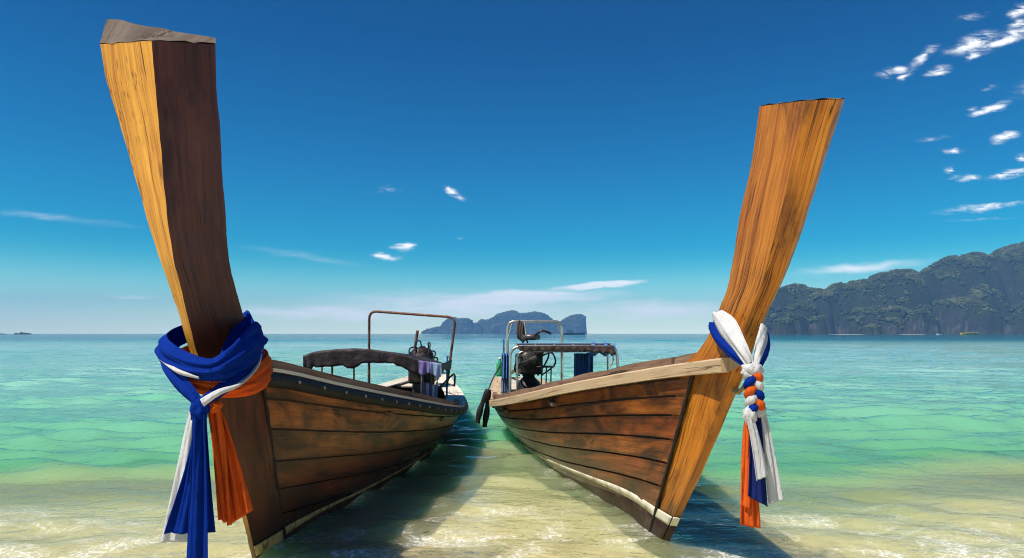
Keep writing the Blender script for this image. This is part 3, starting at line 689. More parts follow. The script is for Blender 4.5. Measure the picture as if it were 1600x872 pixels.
def fit_left():
    B, rt = BL, BL.root; L = B.loc
    q = lambda px, py, Y: L(P(px, py, Y))
    # tall bent pipe over the stern
    a0 = q(577, 486, 9.4); a1 = q(712, 496, 9.2)
    MB().tube(rounded([(a0.x - .01, a0.y, .12), (a0.x, a0.y, a0.z), (a1.x, a1.y, a1.z), (a1.x - .13, a1.y, .62)], .12), .019, 8).build('pipe_arch', M['rust_pipe'], rt, 'rusty bent pipe arch over the stern')
    # low canopy: cambered dark tarpaulin, its ragged skirt and thin poles
    top = catmull([q(474, 556, 7.5), q(500, 548, 7.5), q(560, 544.5, 7.5), q(615, 551, 7.5), q(655, 561, 7.5), q(684, 572, 7.5)], 40)
    G = []
    for j in range(15):
        f = j / 14
        G.append([Vector((p[0], p[1] + f * 1.7, p[2] + .035 * math.sin(f * 3.14) * 0 + .006 * math.sin(i * 1.1 + j * .8) * mnoise.noise(Vector((i * .3, j * .4, 0))) - .09 * f - .03 * abs(math.sin(f * math.pi * 2)) )) for i, p in enumerate(top)])
    tarp = drape(G, M['dark_tarp'], 'canopy_tarp', rt, 'dark purple tarpaulin canopy with a ragged skirt')
    G = []; drop = tab([(0, .12), (.08, .17), (.2, .19), (.33, .205), (.38, .23), (.43, .165), (.5, .15), (.6, .125), (.67, .16), (.78, .185), (.9, .13), (1, .06)])
    for j in range(7):
        f = j / 6; row = []
        for i, p in enumerate(top):
            s = i / 40; d = drop(s) * (1 + .18 * mnoise.noise(Vector((i * .9, 3, 0))))
            row.append(Vector((p[0] + .01 * math.sin(i * 1.7) * f, p[1] - .012 - .018 * math.sin(i * 1.9 + .6 * math.sin(i * .7)) * f, p[2] - .002 - d * f)))
        G.append(row)
    drape(G, M['dark_tarp'], 'skirt', tarp)
    G = [[Vector((top[-1][0] + .01 + .015 * math.sin(k * 1.3) * f, top[-1][1] + k * .12, top[-1][2] + .01 - .11 * f * (1 + .3 * math.sin(k * 2.1)))) for k in range(15)] for f in np.linspace(0, 1, 5)]
    drape(G, M['dark_tarp'], 'skirt', tarp)
    for (px, py, Y, zb) in ((482, 555, 7.52, .35), (519, 548, 7.6, .3), (577, 548, 7.6, .25), (553, 552, 9.1, .3), (660, 566, 7.6, .3), (677, 568, 9.1, .3), (503, 556, 9.1, .3)):
        p = q(px, py, Y); MB().tube([(p.x, p.y, zb), (p.x, p.y, p.z)], .013, 6).build('canopy_pole', M['rust_pipe'], rt)
    # ridge bars under the tarp
    for f in (0.02, .5, .98):
        MB().tube([Vector((p[0], p[1] + f * 1.7, p[2] - .02 - .09 * f - .03 * abs(math.sin(f * math.pi * 2)))) for p in top[::4]], .012, 6).build('canopy_bar', M['rust_pipe'], rt)
    # engine on its swivel
    e = q(661, 556, 10.6); eng = MB().box((e.x, e.y, e.z - .28), (.40, .62, .32), bevel=.03).build('engine', M['engine_black'], rt, 'black car engine on the stern')
    MB().ball((e.x - .02, e.y - .05, e.z - .02), .21, 3, (1.0, 1.25, .85), .25, 3).build('engine_cover', M['engine_black'], eng)
    MB().lathe([(.0, -.05), (.14, -.05), (.16, -.03), (.16, .03), (.14, .05), (0, .05)], (e.x + .02, e.y - .34, e.z - .10), (0, -1, 0), 20).build('fan', M['engine_black'], eng)
    for k, (dx, dz) in enumerate(((-.16, .06), (.12, .13), (.19, .0), (-.08, .16), (.22, -.1))):
        MB().tube(catmull([(e.x + dx, e.y - .3, e.z + dz - .12), (e.x + dx * 1.2, e.y - .2, e.z + dz + .06), (e.x + dx * .6, e.y + .1, e.z + dz + .05), (e.x + dx, e.y + .3, e.z - .2)], 16), .012, 6).build('hose', M['rubber'], eng)
    MB().tube([(e.x - .13, e.y, e.z - .1), (e.x - .13, e.y, e.z + .16), (e.x - .09, e.y, e.z + .42)], .024, 8).build('exhaust_pipe', M['rust_pipe'], eng)
    MB().box((e.x, e.y - .05, e.z - .55), (.30, .3, .3), bevel=.02).build('engine_mount', M['engine_grey'], eng)
    MB().tube([(e.x, e.y + .3, e.z - .2), (e.x, e.y + 3.4, e.z - .5)], .03, 8).build('propeller_shaft', M['engine_grey'], eng)
    MB().tube([(e.x + .1, e.y - .3, e.z - .2), (e.x + .2, e.y - .9, e.z - .13), (e.x + .42, e.y - 1.3, e.z - .14)], .016, 6).build('tiller', M['rust_pipe'], eng)
    # hanging things on the aft quarter: bar, posts, bracket
    p0, p1 = q(676, 569, 9.0), q(699, 571, 9.0); MB().tube([p0, p1], .016, 6).build('crossbar', M['blue_paint'], rt)
    p = q(698, 556, 9.0); MB().tube([(p.x, p.y, .5), (p.x + .01, p.y, p.z)], .014, 6).build('post', M['blue_paint'], rt)
    p = q(676, 580, 8.6); MB().box((p.x, p.y, p.z - .14), (.05, .05, .5), bevel=.006).build('post', M['coaming'], rt)
    p = q(659, 585, 8.4); MB().tube([(p.x, p.y, .3), (p.x, p.y, p.z + .1)], .012, 6).build('post', M['chrome_pipe'], rt)
    w = [q(698, 603, 8.9), q(700, 592, 8.9), q(709, 584, 8.9), q(711, 588, 8.9), q(710, 604, 8.9)]
    MB().tube(rounded(w, .03), .014, 6).build('bracket', M['engine_black'], rt)
    MB().tube([q(685, 608, 8.7), q(699, 593, 9.0)], .014, 6).build('strut', M['engine_black'], rt)
    # cloths drying on the canopy edge (own things)
    def towel(x0, x1, y0, y1, Y, mats, label, ph):
        root = empty('towel', P((x0 + x1) / 2, y1, Y)); tag(root, label, 'towel', 'towels hung on the left boat')
        o = root.location; n = 14; m = len(mats)
        for k, mt in enumerate(mats):
            G = []
            for j in range(9):
                f = j / 8; row = []
                for i in range(n // m + 3):
                    s = (k + i / (n // m + 2)) / m; p = P(x0 + (x1 - x0) * s, y0 + (y1 - y0) * f * (1 + .12 * math.sin(s * 9 + ph)) + 5 * s, Y)
                    row.append(p + Vector((0, .018 * math.sin(s * 21 + ph + f) * (.3 + f), 0)) - o)
                G.append(row)
            drape(G, M[mt], 'cloth_panel', root)
    towel(654, 690, 563, 583, 7.44, ['purple_cloth', 'pale_blue_cloth'], 'purple and pale blue towel hung over the dark canopy edge', .4)
    towel(661, 684, 597, 618, 7.9, ['purple_cloth', 'white_cloth', 'purple_cloth', 'white_cloth', 'pale_blue_cloth'], 'purple and white striped cloth hanging low inside the left boat', 1.7)
fit_left()

def fit_right():
    B, rt = BR, BR.root; L = B.loc
    q = lambda px, py, Y: L(P(px, py, Y))
    a0, a1 = q(793, 502, 9.9), q(878, 502, 9.9)
    arch = MB().tube(rounded([(a0.x, a0.y, .35), a0, a1, (a1.x, a1.y, .35)], .13), .022, 8).build('pipe_arch', M['chrome_pipe'], rt, 'shiny metal pipe arch over the stern')
    # flat canopy frame: front and rear hoops, long bars, slats, a sheet of clear plastic, rolled blue tarp
    z = q(880, 541, 7.4)
    fl, fr = q(797, 541, 7.4), q(964, 541, 7.4); rl, rr = q(808, 549, 9.1), q(950, 549, 9.1)
    MB().tube(rounded([(fl.x, fl.y, .45), fl, fr, (fr.x + .02, fr.y, .55)], .14), .016, 8).build('canopy_hoop', M['chrome_pipe'], rt)
    MB().tube(rounded([(rl.x, rl.y, .45), rl, rr, (rr.x, rr.y, .5)], .12), .016, 8).build('canopy_hoop', M['chrome_pipe'], rt)
    for k in range(6):
        f = k / 5; MB().tube([fl.lerp(fr, .06 + .88 * f) + Vector((0, 0, .018)), rl.lerp(rr, .06 + .88 * f) + Vector((0, 0, .018))], .010, 6).build('canopy_slat', M['bamboo'], rt)
    for f in (.33, .66):
        MB().tube([fl.lerp(rl, f) + Vector((.05, 0, .004)), fr.lerp(rr, f) + Vector((-.05, 0, .004))], .011, 6).build('canopy_bar', M['bamboo'], rt)
    G = [[(fl.lerp(fr, .05 + .9 * i / 16)).lerp(rl.lerp(rr, .05 + .9 * i / 16), j / 12) + Vector((0, 0, .034 + .012 * math.sin(i * 1.9) * math.sin(j * 1.3))) for i in range(17)] for j in range(13)]
    drape(G, M['pale_blue_cloth'], 'canopy_sheet', rt, 'thin pale sheet over the canopy frame', .003)
    G = []
    for i in range(25):
        s = i / 24; c0 = fl.lerp(fr, .76 + .23 * s) + Vector((0, .04, -.035)); rr_ = .045 + .012 * math.sin(s * 13)
        G.append([c0 + Vector((0, math.cos(k / 10 * 6.283) * rr_ * (1 + .2 * math.sin(k * 3 + i)), math.sin(k / 10 * 6.283) * rr_ * 1.5)) for k in range(11)])
    MB().grid(G, cap0=True, cap1=True).build('rolled_tarp', M['blue_tarp'], rt, 'rolled blue tarpaulin under the canopy edge')
    G = []
    for j in range(6):
        f = j / 5; row = []
        for i in range(61):
            q_ = i / 60; c0 = fl.lerp(fr, .07 + .90 * q_); dd = (.035 + .05 * abs(mnoise.noise(Vector((i * .35, 1, 2)))) + .09 * max(0, (q_ - .62) / .38) * (.6 + .6 * mnoise.noise(Vector((i * .8, 4, 0))))) 
            row.append(c0 + Vector((0, -.02 - .012 * math.sin(i * 1.3) * f, .006 - dd * f)))
        G.append(row)
    drape(G, M['coaming_cloth'], 'canopy_fringe', rt, 'ragged brown edge of the canopy cloth', .003)
    def curtain(x0, x1, y0, y1, Y, mat, nm, lab, fold=6):
        G = []
        for j in range(8):
            f = j / 7; row = []
            for i in range(25):
                s = i / 24; p = q(x0 + (x1 - x0) * s, y0 + (y1 - y0) * f, Y); row.append(p + Vector((0, .03 * math.sin(s * fold * 6.283 + .6 * f), 0)))
            G.append(row)
        return drape(G, M[mat], nm, rt, lab)
    curtain(897, 919, 552, 592, 8.9, 'blue_tarp', 'tarp_curtain', 'blue tarpaulin hanging from the canopy'); curtain(917, 927, 551, 590, 8.8, 'blue_tarp', 'tarp_curtain', None, 2)
    curtain(784, 797, 552, 594, 7.6, 'blue_tarp', 'tarp_curtain', None, 3); curtain(783, 797, 592, 615, 7.65, 'pale_blue_cloth', 'tarp_curtain', None, 5)
    # engine
    e = q(826, 566, 9.6)
    eng = MB().box((e.x, e.y, e.z - .02), (.34, .55, .30), bevel=.03).build('engine', M['engine_black'], rt, 'black car engine on the stern')
    MB().box((e.x + .02, e.y - .02, e.z + .20), (.26, .42, .16), bevel=.03).build('cylinder_head', M['engine_black'], eng)
    MB().lathe([(0, .06), (.13, .055), (.14, .03), (.14, -.02), (0, -.03)], (e.x + .03, e.y - .05, e.z + .36), (0, 0, 1), 18).build('air_filter', M['engine_grey'], eng)
    MB().lathe([(0, -.03), (.10, -.03), (.12, 0), (.10, .03), (0, .03)], (e.x - .05, e.y - .31, e.z + .06), (0, -1, 0), 18).build('pulley', M['engine_grey'], eng)
    MB().lathe([(0, -.03), (.06, -.03), (.07, 0), (.06, .03), (0, .03)], (e.x + .11, e.y - .31, e.z + .17), (0, -1, 0), 14).build('pulley', M['engine_grey'], eng)
    ring = [(e.x + .19 + .13 * math.cos(k / 20 * 6.283), e.y - .34 + .11 * math.sin(k / 20 * 6.283), e.z - .05) for k in range(21)]
    MB().tube(ring, .011, 6).build('guard_ring', M['engine_grey'], eng)
    for k in range(3): MB().tube([(e.x + .12 + .07 * k, e.y - .42, e.z - .05), (e.x + .12 + .07 * k, e.y - .38, e.z - .36)], .010, 6).build('guard_rod', M['engine_grey'], eng)
    for k, (x, zz) in enumerate(((-.2, .04), (.2, .2), (.28, .1), (-.12, .3))):
        MB().tube(catmull([(e.x + x * .5, e.y - .28, e.z + zz), (e.x + x, e.y - .36, e.z + zz + .05), (e.x + x * 1.25, e.y - .25, e.z + zz - .12), (e.x + x * .7, e.y, e.z - .2)], 14), .013, 6).build('hose', M['rubber'], eng)
    MB().tube([(e.x - .26, e.y - .45, e.z - .06), (e.x + .05, e.y - .33, e.z + .08)], .035, 8).build('exhaust_pipe', M['engine_grey'], eng)
    MB().lathe([(.20, 0), (.17, .12), (.09, .2), (.08, .34)], (e.x, e.y - .02, e.z - .42), (0, 0, 1), 16).build('engine_mount', M['engine_black'], eng)
    MB().tube([(e.x, e.y + .25, e.z), (e.x, e.y + 3.2, e.z - .5)], .03, 8).build('propeller_shaft', M['engine_grey'], eng)
    G = catmull([(e.x + .06, e.y - .2, e.z + .40), (e.x + .16, e.y - .25, e.z + .47), (e.x + .3, e.y - .2, e.z + .43)], 10); MB().tube(G, .018, 6).build('intake_pipe', M['engine_black'], eng)
    # thin lines from arch to canopy, tall blue pole at the quarter
    for (x0, y0, Y0, x1, y1, Y1) in ((800, 505, 9.8, 790, 545, 8.4), (820, 504, 9.8, 824, 532, 9.5), (872, 505, 9.8, 876, 520, 9.8)):
        MB().tube([q(x0, y0, Y0), q((x0 + x1) / 2 - 1, (y0 + y1) / 2 + 2, (Y0 + Y1) / 2), q(x1, y1, Y1)], .007, 5).build('lashing', M['rope'], rt)
    MB().tube([q(787, 610, 8.6), q(787, 530, 8.6)], .012, 6).build('post', M['blue_paint'], rt)
    for (x0, y0, x1, y1) in ((958, 543, 956, 572), (963, 546, 967, 574), (960, 560, 952, 574)):
        MB().tube([q(x0, y0, 7.4), q((x0 + x1) / 2 + 1, (y0 + y1) / 2, 7.4), q(x1, y1, 7.4)], .006, 5).build('lashing', M['rope'], rt)
    # own things: fenders, rope coil, bottle, knotted cord
    for k, (x1, y1, lab) in enumerate(((746, 661, 'black rubber tube fender slanting outward beside the right boat stern'), (757, 667, 'black rubber tube fender hanging straight beside the right boat stern'))):
        top, bot = P(763, 609, 8.0 + .05 * k), P(x1, y1, 8.0 + .05 * k); root = empty('tube_fender', bot); tag(root, lab, 'fender', 'rubber fenders on the right boat')
        MB().tube([Vector(p) - bot for p in catmull([top, top.lerp(bot, .5) + Vector((-.02 + .03 * k, 0, .0)), bot], 12)], [.034 + .006 * math.sin(i) for i in range(13)], 10).build('tube', M['rubber'], root)
        MB().tube([Vector(p) - bot for p in catmull([top, P(772, 588, 8.2), P(784 + 6 * k, 566 - 4 * k, 8.5)], 14)], .008, 5).build('cord', M['dark_rope'], root)
    root = empty('rope_coil', P(814, 524, 9.86)); tag(root, 'dark coil of rope hung from the shiny pipe arch', 'rope')
    for k in range(5):
        c = P(811 + 1.6 * k, 503, 9.84 + .02 * (k % 2)); G = [Vector((c.x + .018 * math.cos(a), c.y + .015 * math.cos(a), c.z - .12 + .13 * math.sin(a) - .012 * k)) - root.location for a in np.linspace(0, 6.283, 21)]
        MB().tube(G, .022, 6).build('loop', M['dark_rope'], root)
    c = P(781, 588, 8.9); root = empty('bottle', c); tag(root, 'small green plastic bottle on the right boat stern', 'bottle')
    MB().lathe([(0, 0), (.045, 0), (.05, .02), (.05, .16), (.02, .21), (.018, .24)], (0, 0, 0), n=14).build('bottle_body', M['green_plastic'], root)
    MB().lathe([(.022, .24), (.022, .262), (0, .264)], (0, 0, 0), n=12).build('bottle_cap', M['old_paint_white'], root)
fit_right()

stem_band(right_level, 1, 2, -1, .137, .208, 'old_paint_white', 'waterline_stripe', BR.root, .009)
stem_band(right_level, 0, 1, -1, .137, .208, 'old_paint_white', 'waterline_stripe', BR.root, .009)
stem_band(right_level, 1, 2, -1, -.20, .136, 'bottom_paint', 'bottom_paint', BR.root, .0085)
stem_band(right_level, 0, 1, -1, -.20, .136, 'bottom_paint', 'bottom_paint', BR.root, .0085)
stem_band(left_level, 0, 4, 1, .010, .085, 'old_paint_yellow', 'waterline_stripe', BL.root, .009)

# ------------------------------------------------------------------ bow sashes
def ribbon(path, n=40, m=14, folds=2.5, amp=.012, ph=0.0, arc=0.0, taper=None):
    """path rows: (left point, right point) ; folds ripple along the surface normal"""
    Ls = catmull([p[0] for p in path], n); Rs = catmull([p[1] for p in path], n); G = []
    for i in range(n + 1):
        A, Bq = Vector(Ls[i]), Vector(Rs[i]); f = i / n; tan = Vector(Ls[min(i + 1, n)]) - Vector(Ls[max(i - 1, 0)]); nr = (Bq - A).cross(tan)
        nr = nr.normalized() if nr.length > 1e-9 else Vector((0, -1, 0)); row = []
        for j in range(m + 1):
            s = j / m; w = amp * math.sin(s * folds * 6.283 + ph + 1.1 * math.sin(f * 4 + ph)) + amp * .5 * math.sin(s * folds * 2.3 * 6.283 + ph * 2 + f * 3)
            row.append(A.lerp(Bq, s) + nr * (w + arc * math.sin(s * math.pi)))
        G.append(row)
    return G
def pw(l, o): return [(P(*a) - o, P(*b) - o) for a, b in l]
def tail(o, x0, x1, yt, X0, X1, yb0, yb1, Y, Yb=None, pw_=.8):
    """hanging sash end: top from x0..x1 at row yt, hem from X0..X1"""
    Yb = Yb or Y; rows = []
    for f in (0, .12, .35, .65, 1):
        e = f ** pw_; rows.append(((x0 + (X0 - x0) * e, yt + (yb0 - yt) * f, Y + (Yb - Y) * f), (x1 + (X1 - x1) * e, yt + (yb1 - yt) * f, Y + (Yb - Y) * f)))
    return pw(rows, o)

def knot(c, o, r, sq, mat, name, root, seed):
    bm_ = MB().ball(c - o, r, 3, sq, .45, seed); return bm_.build(name, M[mat], root)

def sashes_left():
    o = P(312, 636, 3.0); root = empty('bow_sash', o); tag(root, 'royal blue, orange and white sashes knotted round the left boat prow', 'sash', 'sashes tied to the bows')
    B = lambda *p: P(*p) - o
    # the blue roll that rings the prow
    def ring(cs, hs, ph, amp, folds, bulge):
        cen = catmull([B(*c) for c in cs], 120, True); hh = catmull([(h, 0, 0) for h in hs], 120, True); axis = sum((Vector(c) for c in cen), Vector()) / len(cen)
        G = []
        for i in range(121):
            c = Vector(cen[i % 120]); h = hh[i % 120][0]; out = Vector((c.x - axis.x, c.y - axis.y, 0)).normalized(); row = []
            t_ = Vector(cen[(i + 1) % 120]) - Vector(cen[(i - 1) % 120]); up = (Vector((0, 0, 1)) - t_.normalized() * t_.normalized().z).normalized(); a = i / 120 * 6.283
            for j in range(19):
                s = j / 18; w = amp * math.sin(s * folds * 6.283 + ph + 1.6 * math.sin(a * 2 + ph) + a * 1.0) + .5 * amp * math.sin(s * folds * 13.5 + 2.0 * math.sin(a * 3))
                row.append(c + up * h * (s * 2 - 1) + out * (bulge * math.sin(s * math.pi) ** .8 + w * math.sin(s * math.pi)))
            G.append(row)
        return G
    cs = [(332, 578, 3.02), (292, 570, 3.06), (262, 552, 3.22), (272, 530, 3.55), (322, 512, 3.85), (372, 516, 3.88), (401, 530, 3.62), (392, 545, 3.34), (366, 566, 3.12)]
    drape(ring(cs, [.055, .062, .075, .06, .05, .06, .10, .125, .085], .3, .011, 2.6, .045), M['blue_cloth'], 'blue_loop', root)
    cs2 = [(330, 604, 3.06), (290, 592, 3.10), (264, 574, 3.26), (282, 556, 3.58), (330, 540, 3.86), (385, 548, 3.92), (418, 572, 3.70), (402, 592, 3.42), (368, 604, 3.18)]
    drape(ring(cs2, [.045, .05, .04, .04, .04, .05, .085, .075, .055], 1.3, .010, 3.2, .02), M['orange_cloth'], 'orange_loop', root)
    # the peak of blue drawn up the back of the prow
    drape(ribbon(pw([((376, 493, 3.66), (384, 492, 3.72)), ((360, 520, 3.40), (400, 520, 3.66)), ((345, 552, 3.16), (404, 548, 3.56)), ((325, 572, 3.02), (398, 566, 3.42))], o), 36, 16, 1.8, .014, .7, -.03), M['blue_cloth'], 'blue_fold', root)
    # limbs down to the knot
    drape(ribbon(pw([((251, 556, 3.24), (262, 548, 3.20)), ((254, 578, 3.14), (280, 574, 3.06)), ((276, 610, 3.04), (305, 606, 2.99)), ((303, 634, 2.985), (320, 626, 2.975))], o), 36, 12, 1.5, .008, 1.9, -.015), M['blue_cloth'], 'blue_limb', root)
    drape(ribbon(pw([((404, 540, 3.58), (398, 566, 3.52)), ((378, 574, 3.20), (384, 594, 3.20)), ((345, 598, 3.05), (352, 616, 3.05)), ((312, 622, 2.985), (318, 638, 2.985))], o), 36, 12, 1.5, .009, 2.6, -.018), M['blue_cloth'], 'blue_limb', root)
    drape(ribbon(pw([((253, 564, 3.15), (252, 560, 3.15)), ((276, 583, 3.02), (277, 576, 3.02)), ((312, 592, 2.985), (312, 589, 2.985))], o), 24, 6, 1, .003, 0, -.006), M['white_cloth'], 'white_edge', root)
    drape(ribbon(pw([((405, 542, 3.50), (410, 545, 3.50)), ((400, 570, 3.33), (404, 573, 3.33)), ((374, 597, 3.07), (376, 602, 3.07)), ((340, 609, 2.965), (344, 617, 2.965)), ((313, 624, 2.94), (319, 635, 2.94))], o), 30, 6, 1, .003, 0, -.012), M['white_cloth'], 'white_edge', root)
    knot(P(312, 641, 2.965), o, .052, (.8, .8, 1.0), 'blue_cloth', 'knot', root, 2); knot(P(334, 636, 3.02), o, .036, (1, .8, .8), 'orange_cloth', 'knot', root, 5)
    # tails
    drape(ribbon(tail(o, 294, 312, 644, 252, 296, 848, 846, 3.03, None, .95), 40, 14, 1.2, .006, .2), M['white_cloth'], 'white_tail', root)
    drape(ribbon(tail(o, 304, 322, 648, 257, 336, 834, 832, 3.00, None, 1.35), 44, 26, 2.2, .013, 1.0), M['blue_cloth'], 'blue_tail', root)
    drape(ribbon(tail(o, 302, 322, 648, 288, 326, 905, 905, 2.94), 44, 18, 1.4, .010, 2.2), M['blue_cloth'], 'blue_tail', root)
    drape(ribbon(tail(o, 322, 344, 640, 342, 362, 812, 820, 3.06), 44, 18, 2.0, .010, .5), M['orange_cloth'], 'orange_tail', root)
    drape(ribbon(tail(o, 326, 345, 640, 356, 394, 822, 798, 3.10), 44, 22, 2.6, .012, 2.8), M['orange_cloth'], 'orange_tail', root)
sashes_left()

def sashes_right():
    o = P(1173, 572, 2.98); root = empty('bow_sash', o); tag(root, 'white and blue sash with a tricolour braid hung from the right boat prow', 'sash', 'sashes tied to the bows')
    drape(ribbon(pw([((1113, 500, 3.40), (1128, 484, 3.36)), ((1124, 522, 3.18), (1150, 500, 3.12)), ((1150, 552, 3.02), (1166, 534, 2.99)), ((1167, 574, 2.965), (1178, 566, 2.96))], o), 36, 14, 1.4, .007, .4, -.018), M['white_cloth'], 'white_limb', root)
    drape(ribbon(pw([((1106, 512, 3.44), (1116, 502, 3.42)), ((1117, 534, 3.22), (1128, 522, 3.20)), ((1138, 556, 3.07), (1150, 546, 3.04)), ((1165, 576, 2.99), (1172, 568, 2.98))], o), 36, 10, 1.2, .005, .4, -.008), M['blue_cloth'], 'blue_limb', root)
    drape(ribbon(pw([((1191, 506, 3.10), (1194, 522, 3.22)), ((1184, 528, 3.03), (1195, 536, 3.12)), ((1177, 552, 2.985), (1188, 560, 3.02)), ((1175, 572, 2.97), (1184, 576, 2.98))], o), 36, 14, 1.6, .007, 1.2, -.012), M['white_cloth'], 'white_limb', root)
    drape(ribbon(pw([((1193, 514, 3.16), (1197, 526, 3.28)), ((1195, 534, 3.12), (1201, 546, 3.22)), ((1188, 558, 3.04), (1196, 562, 3.12)), ((1178, 574, 2.99), (1186, 578, 3.0))], o), 36, 10, 1.2, .005, 0, -.008), M['blue_cloth'], 'blue_limb', root)
    drape(ribbon(pw([((1194, 552, 3.14), (1199, 556, 3.18)), ((1188, 566, 3.06), (1194, 566, 3.10)), ((1178, 576, 3.0), (1184, 578, 3.02))], o), 20, 8, 1.2, .004, 0, -.006), M['orange_cloth'], 'orange_limb', root)
    # back of the loop, round the prow
    drape(ribbon(pw([((1128, 484, 3.36), (1113, 500, 3.40)), ((1150, 490, 3.62), (1142, 512, 3.66)), ((1180, 500, 3.55), (1182, 524, 3.58)), ((1191, 506, 3.10), (1194, 522, 3.22))], o), 36, 10, 1.2, .006, 0, .01), M['white_cloth'], 'white_limb', root)
    knot(P(1175, 578, 2.96), o, .045, (1.05, .8, .75), 'white_cloth', 'knot', root, 4)
    # braid: three strands
    top, bot = P(1176, 582, 2.955) - o, P(1180, 640, 2.955) - o
    for k, mt in enumerate(('orange_cloth', 'blue_cloth', 'white_cloth')):
        path = []
        for i in range(61):
            f = i / 60; a = f * 2 * math.pi * 1.35 + k * 2 * math.pi / 3
            path.append(top.lerp(bot, f) + Vector((0.025 * math.sin(a), -.016 * math.sin(2 * a), 0)))
        MB().tube(path, .0205, 10).build('braid_strand', M[mt], root)
    knot(P(1171, 648, 2.945), o, .034, (.95, .8, 1.2), 'white_cloth', 'knot', root, 8); knot(P(1187, 642, 2.965), o, .030, (1, .8, 1.0), 'white_cloth', 'knot', root, 9)
    drape(ribbon(tail(o, 1165, 1172, 650, 1155, 1189, 820, 826, 2.99), 40, 14, 1.6, .010, .2), M['orange_cloth'], 'orange_tail', root)
    drape(ribbon(tail(o, 1166, 1174, 650, 1161, 1176, 792, 797, 2.975), 40, 12, 1.2, .008, 1.9), M['orange_cloth'], 'orange_tail', root)
    drape(ribbon(tail(o, 1175, 1187, 640, 1168, 1200, 775, 792, 2.96), 40, 18, 1.3, .007, .9), M['navy_cloth'], 'blue_tail', root)
    drape(ribbon(tail(o, 1166, 1177, 652, 1182, 1201, 752, 742, 2.925), 40, 16, 1.1, .005, 1.4), M['white_cloth'], 'white_tail', root)
    drape(ribbon(tail(o, 1184, 1194, 640, 1202, 1224, 788, 782, 2.97), 40, 18, 1.3, .006, 2.4), M['white_cloth'], 'white_tail', root)
sashes_right()

def straw():
    plain('straw', (.46, .33, .13), rough=.9, var=.3, scale=30)
    o = P(1160, 612, 3.25); root = empty('straw_garland', o); tag(root, 'dry straw garland looped round the stem below the right boat sash', 'garland')
    for k in range(5):
        d = 1.5 * k
        pts = [P(1150 - d, 606 + d, 3.42), P(1157 - d * .4, 610 + d * .6, 3.30), P(1167 + d * .3, 594 + d, 3.20), P(1172 + d * .2, 576 + d * .5, 3.24), P(1168, 566, 3.42)]
        MB().tube([Vector(p) - o for p in catmull(pts, 24)], [.008 + .003 * math.sin(i * 1.7 + k) for i in range(25)], 6).build('strand', M['straw'], root)
straw()

# ------------------------------------------------------------------ far shore: karst island, headland, rocks, distant craft, haze
def karst_mat():
    t, b, _ = newmat('karst'); g = t.new('ShaderNodeNewGeometry'); tc = t.new('ShaderNodeTexCoord'); pos = tc.outputs['Object']
    sp = t.new('ShaderNodeSeparateXYZ'); t.link(g.outputs['True Normal'], sp.inputs[0])
    n = t.noise(pos, .06, 6, .65); streak = t.noise(t.mapping(pos, scale=(.10, .10, .05)), 1.0, 6, .7, .8)
    veg = t.ramp(t.noise(pos, .22, 5, .7), [(.35, (.010, .017, .009)), (.65, (.030, .042, .018))])
    rock = t.ramp(streak, [(.33, (.016, .017, .019)), (.55, (.045, .044, .044)), (.72, (.15, .145, .14))])
    m = t.rng(t.math('ADD', sp.outputs[2], t.math('MULTIPLY_ADD', n, .9, -.45)), .02, .34)
    t.link(t.mix(m, rock, veg), b.inputs['Base Color']); b.inputs['Roughness'].default_value = .95
    bump(t, b, t.noise(pos, .35, 5, .7), 3.0)
    t, b, _ = newmat('far_foliage'); tc = t.new('ShaderNodeTexCoord')
    n = t.noise(tc.outputs['Object'], .05, 6, .7); c = t.ramp(n, [(.3, (.012, .018, .009)), (.5, (.042, .056, .020)), (.68, (.13, .14, .055))])
    t.link(c, b.inputs['Base Color']); b.inputs['Roughness'].default_value = .9; bump(t, b, t.noise(tc.outputs['Object'], .9, 4, .7), 1.2)
karst_mat()
ICO = bmesh.new(); bmesh.ops.create_icosphere(ICO, subdivisions=1, radius=1); ICO.verts.index_update()
ICO_V = np.array([v.co[:] for v in ICO.verts]); ICO_F = np.array([[q.index for q in f.verts] for f in ICO.faces]); ICO.free()

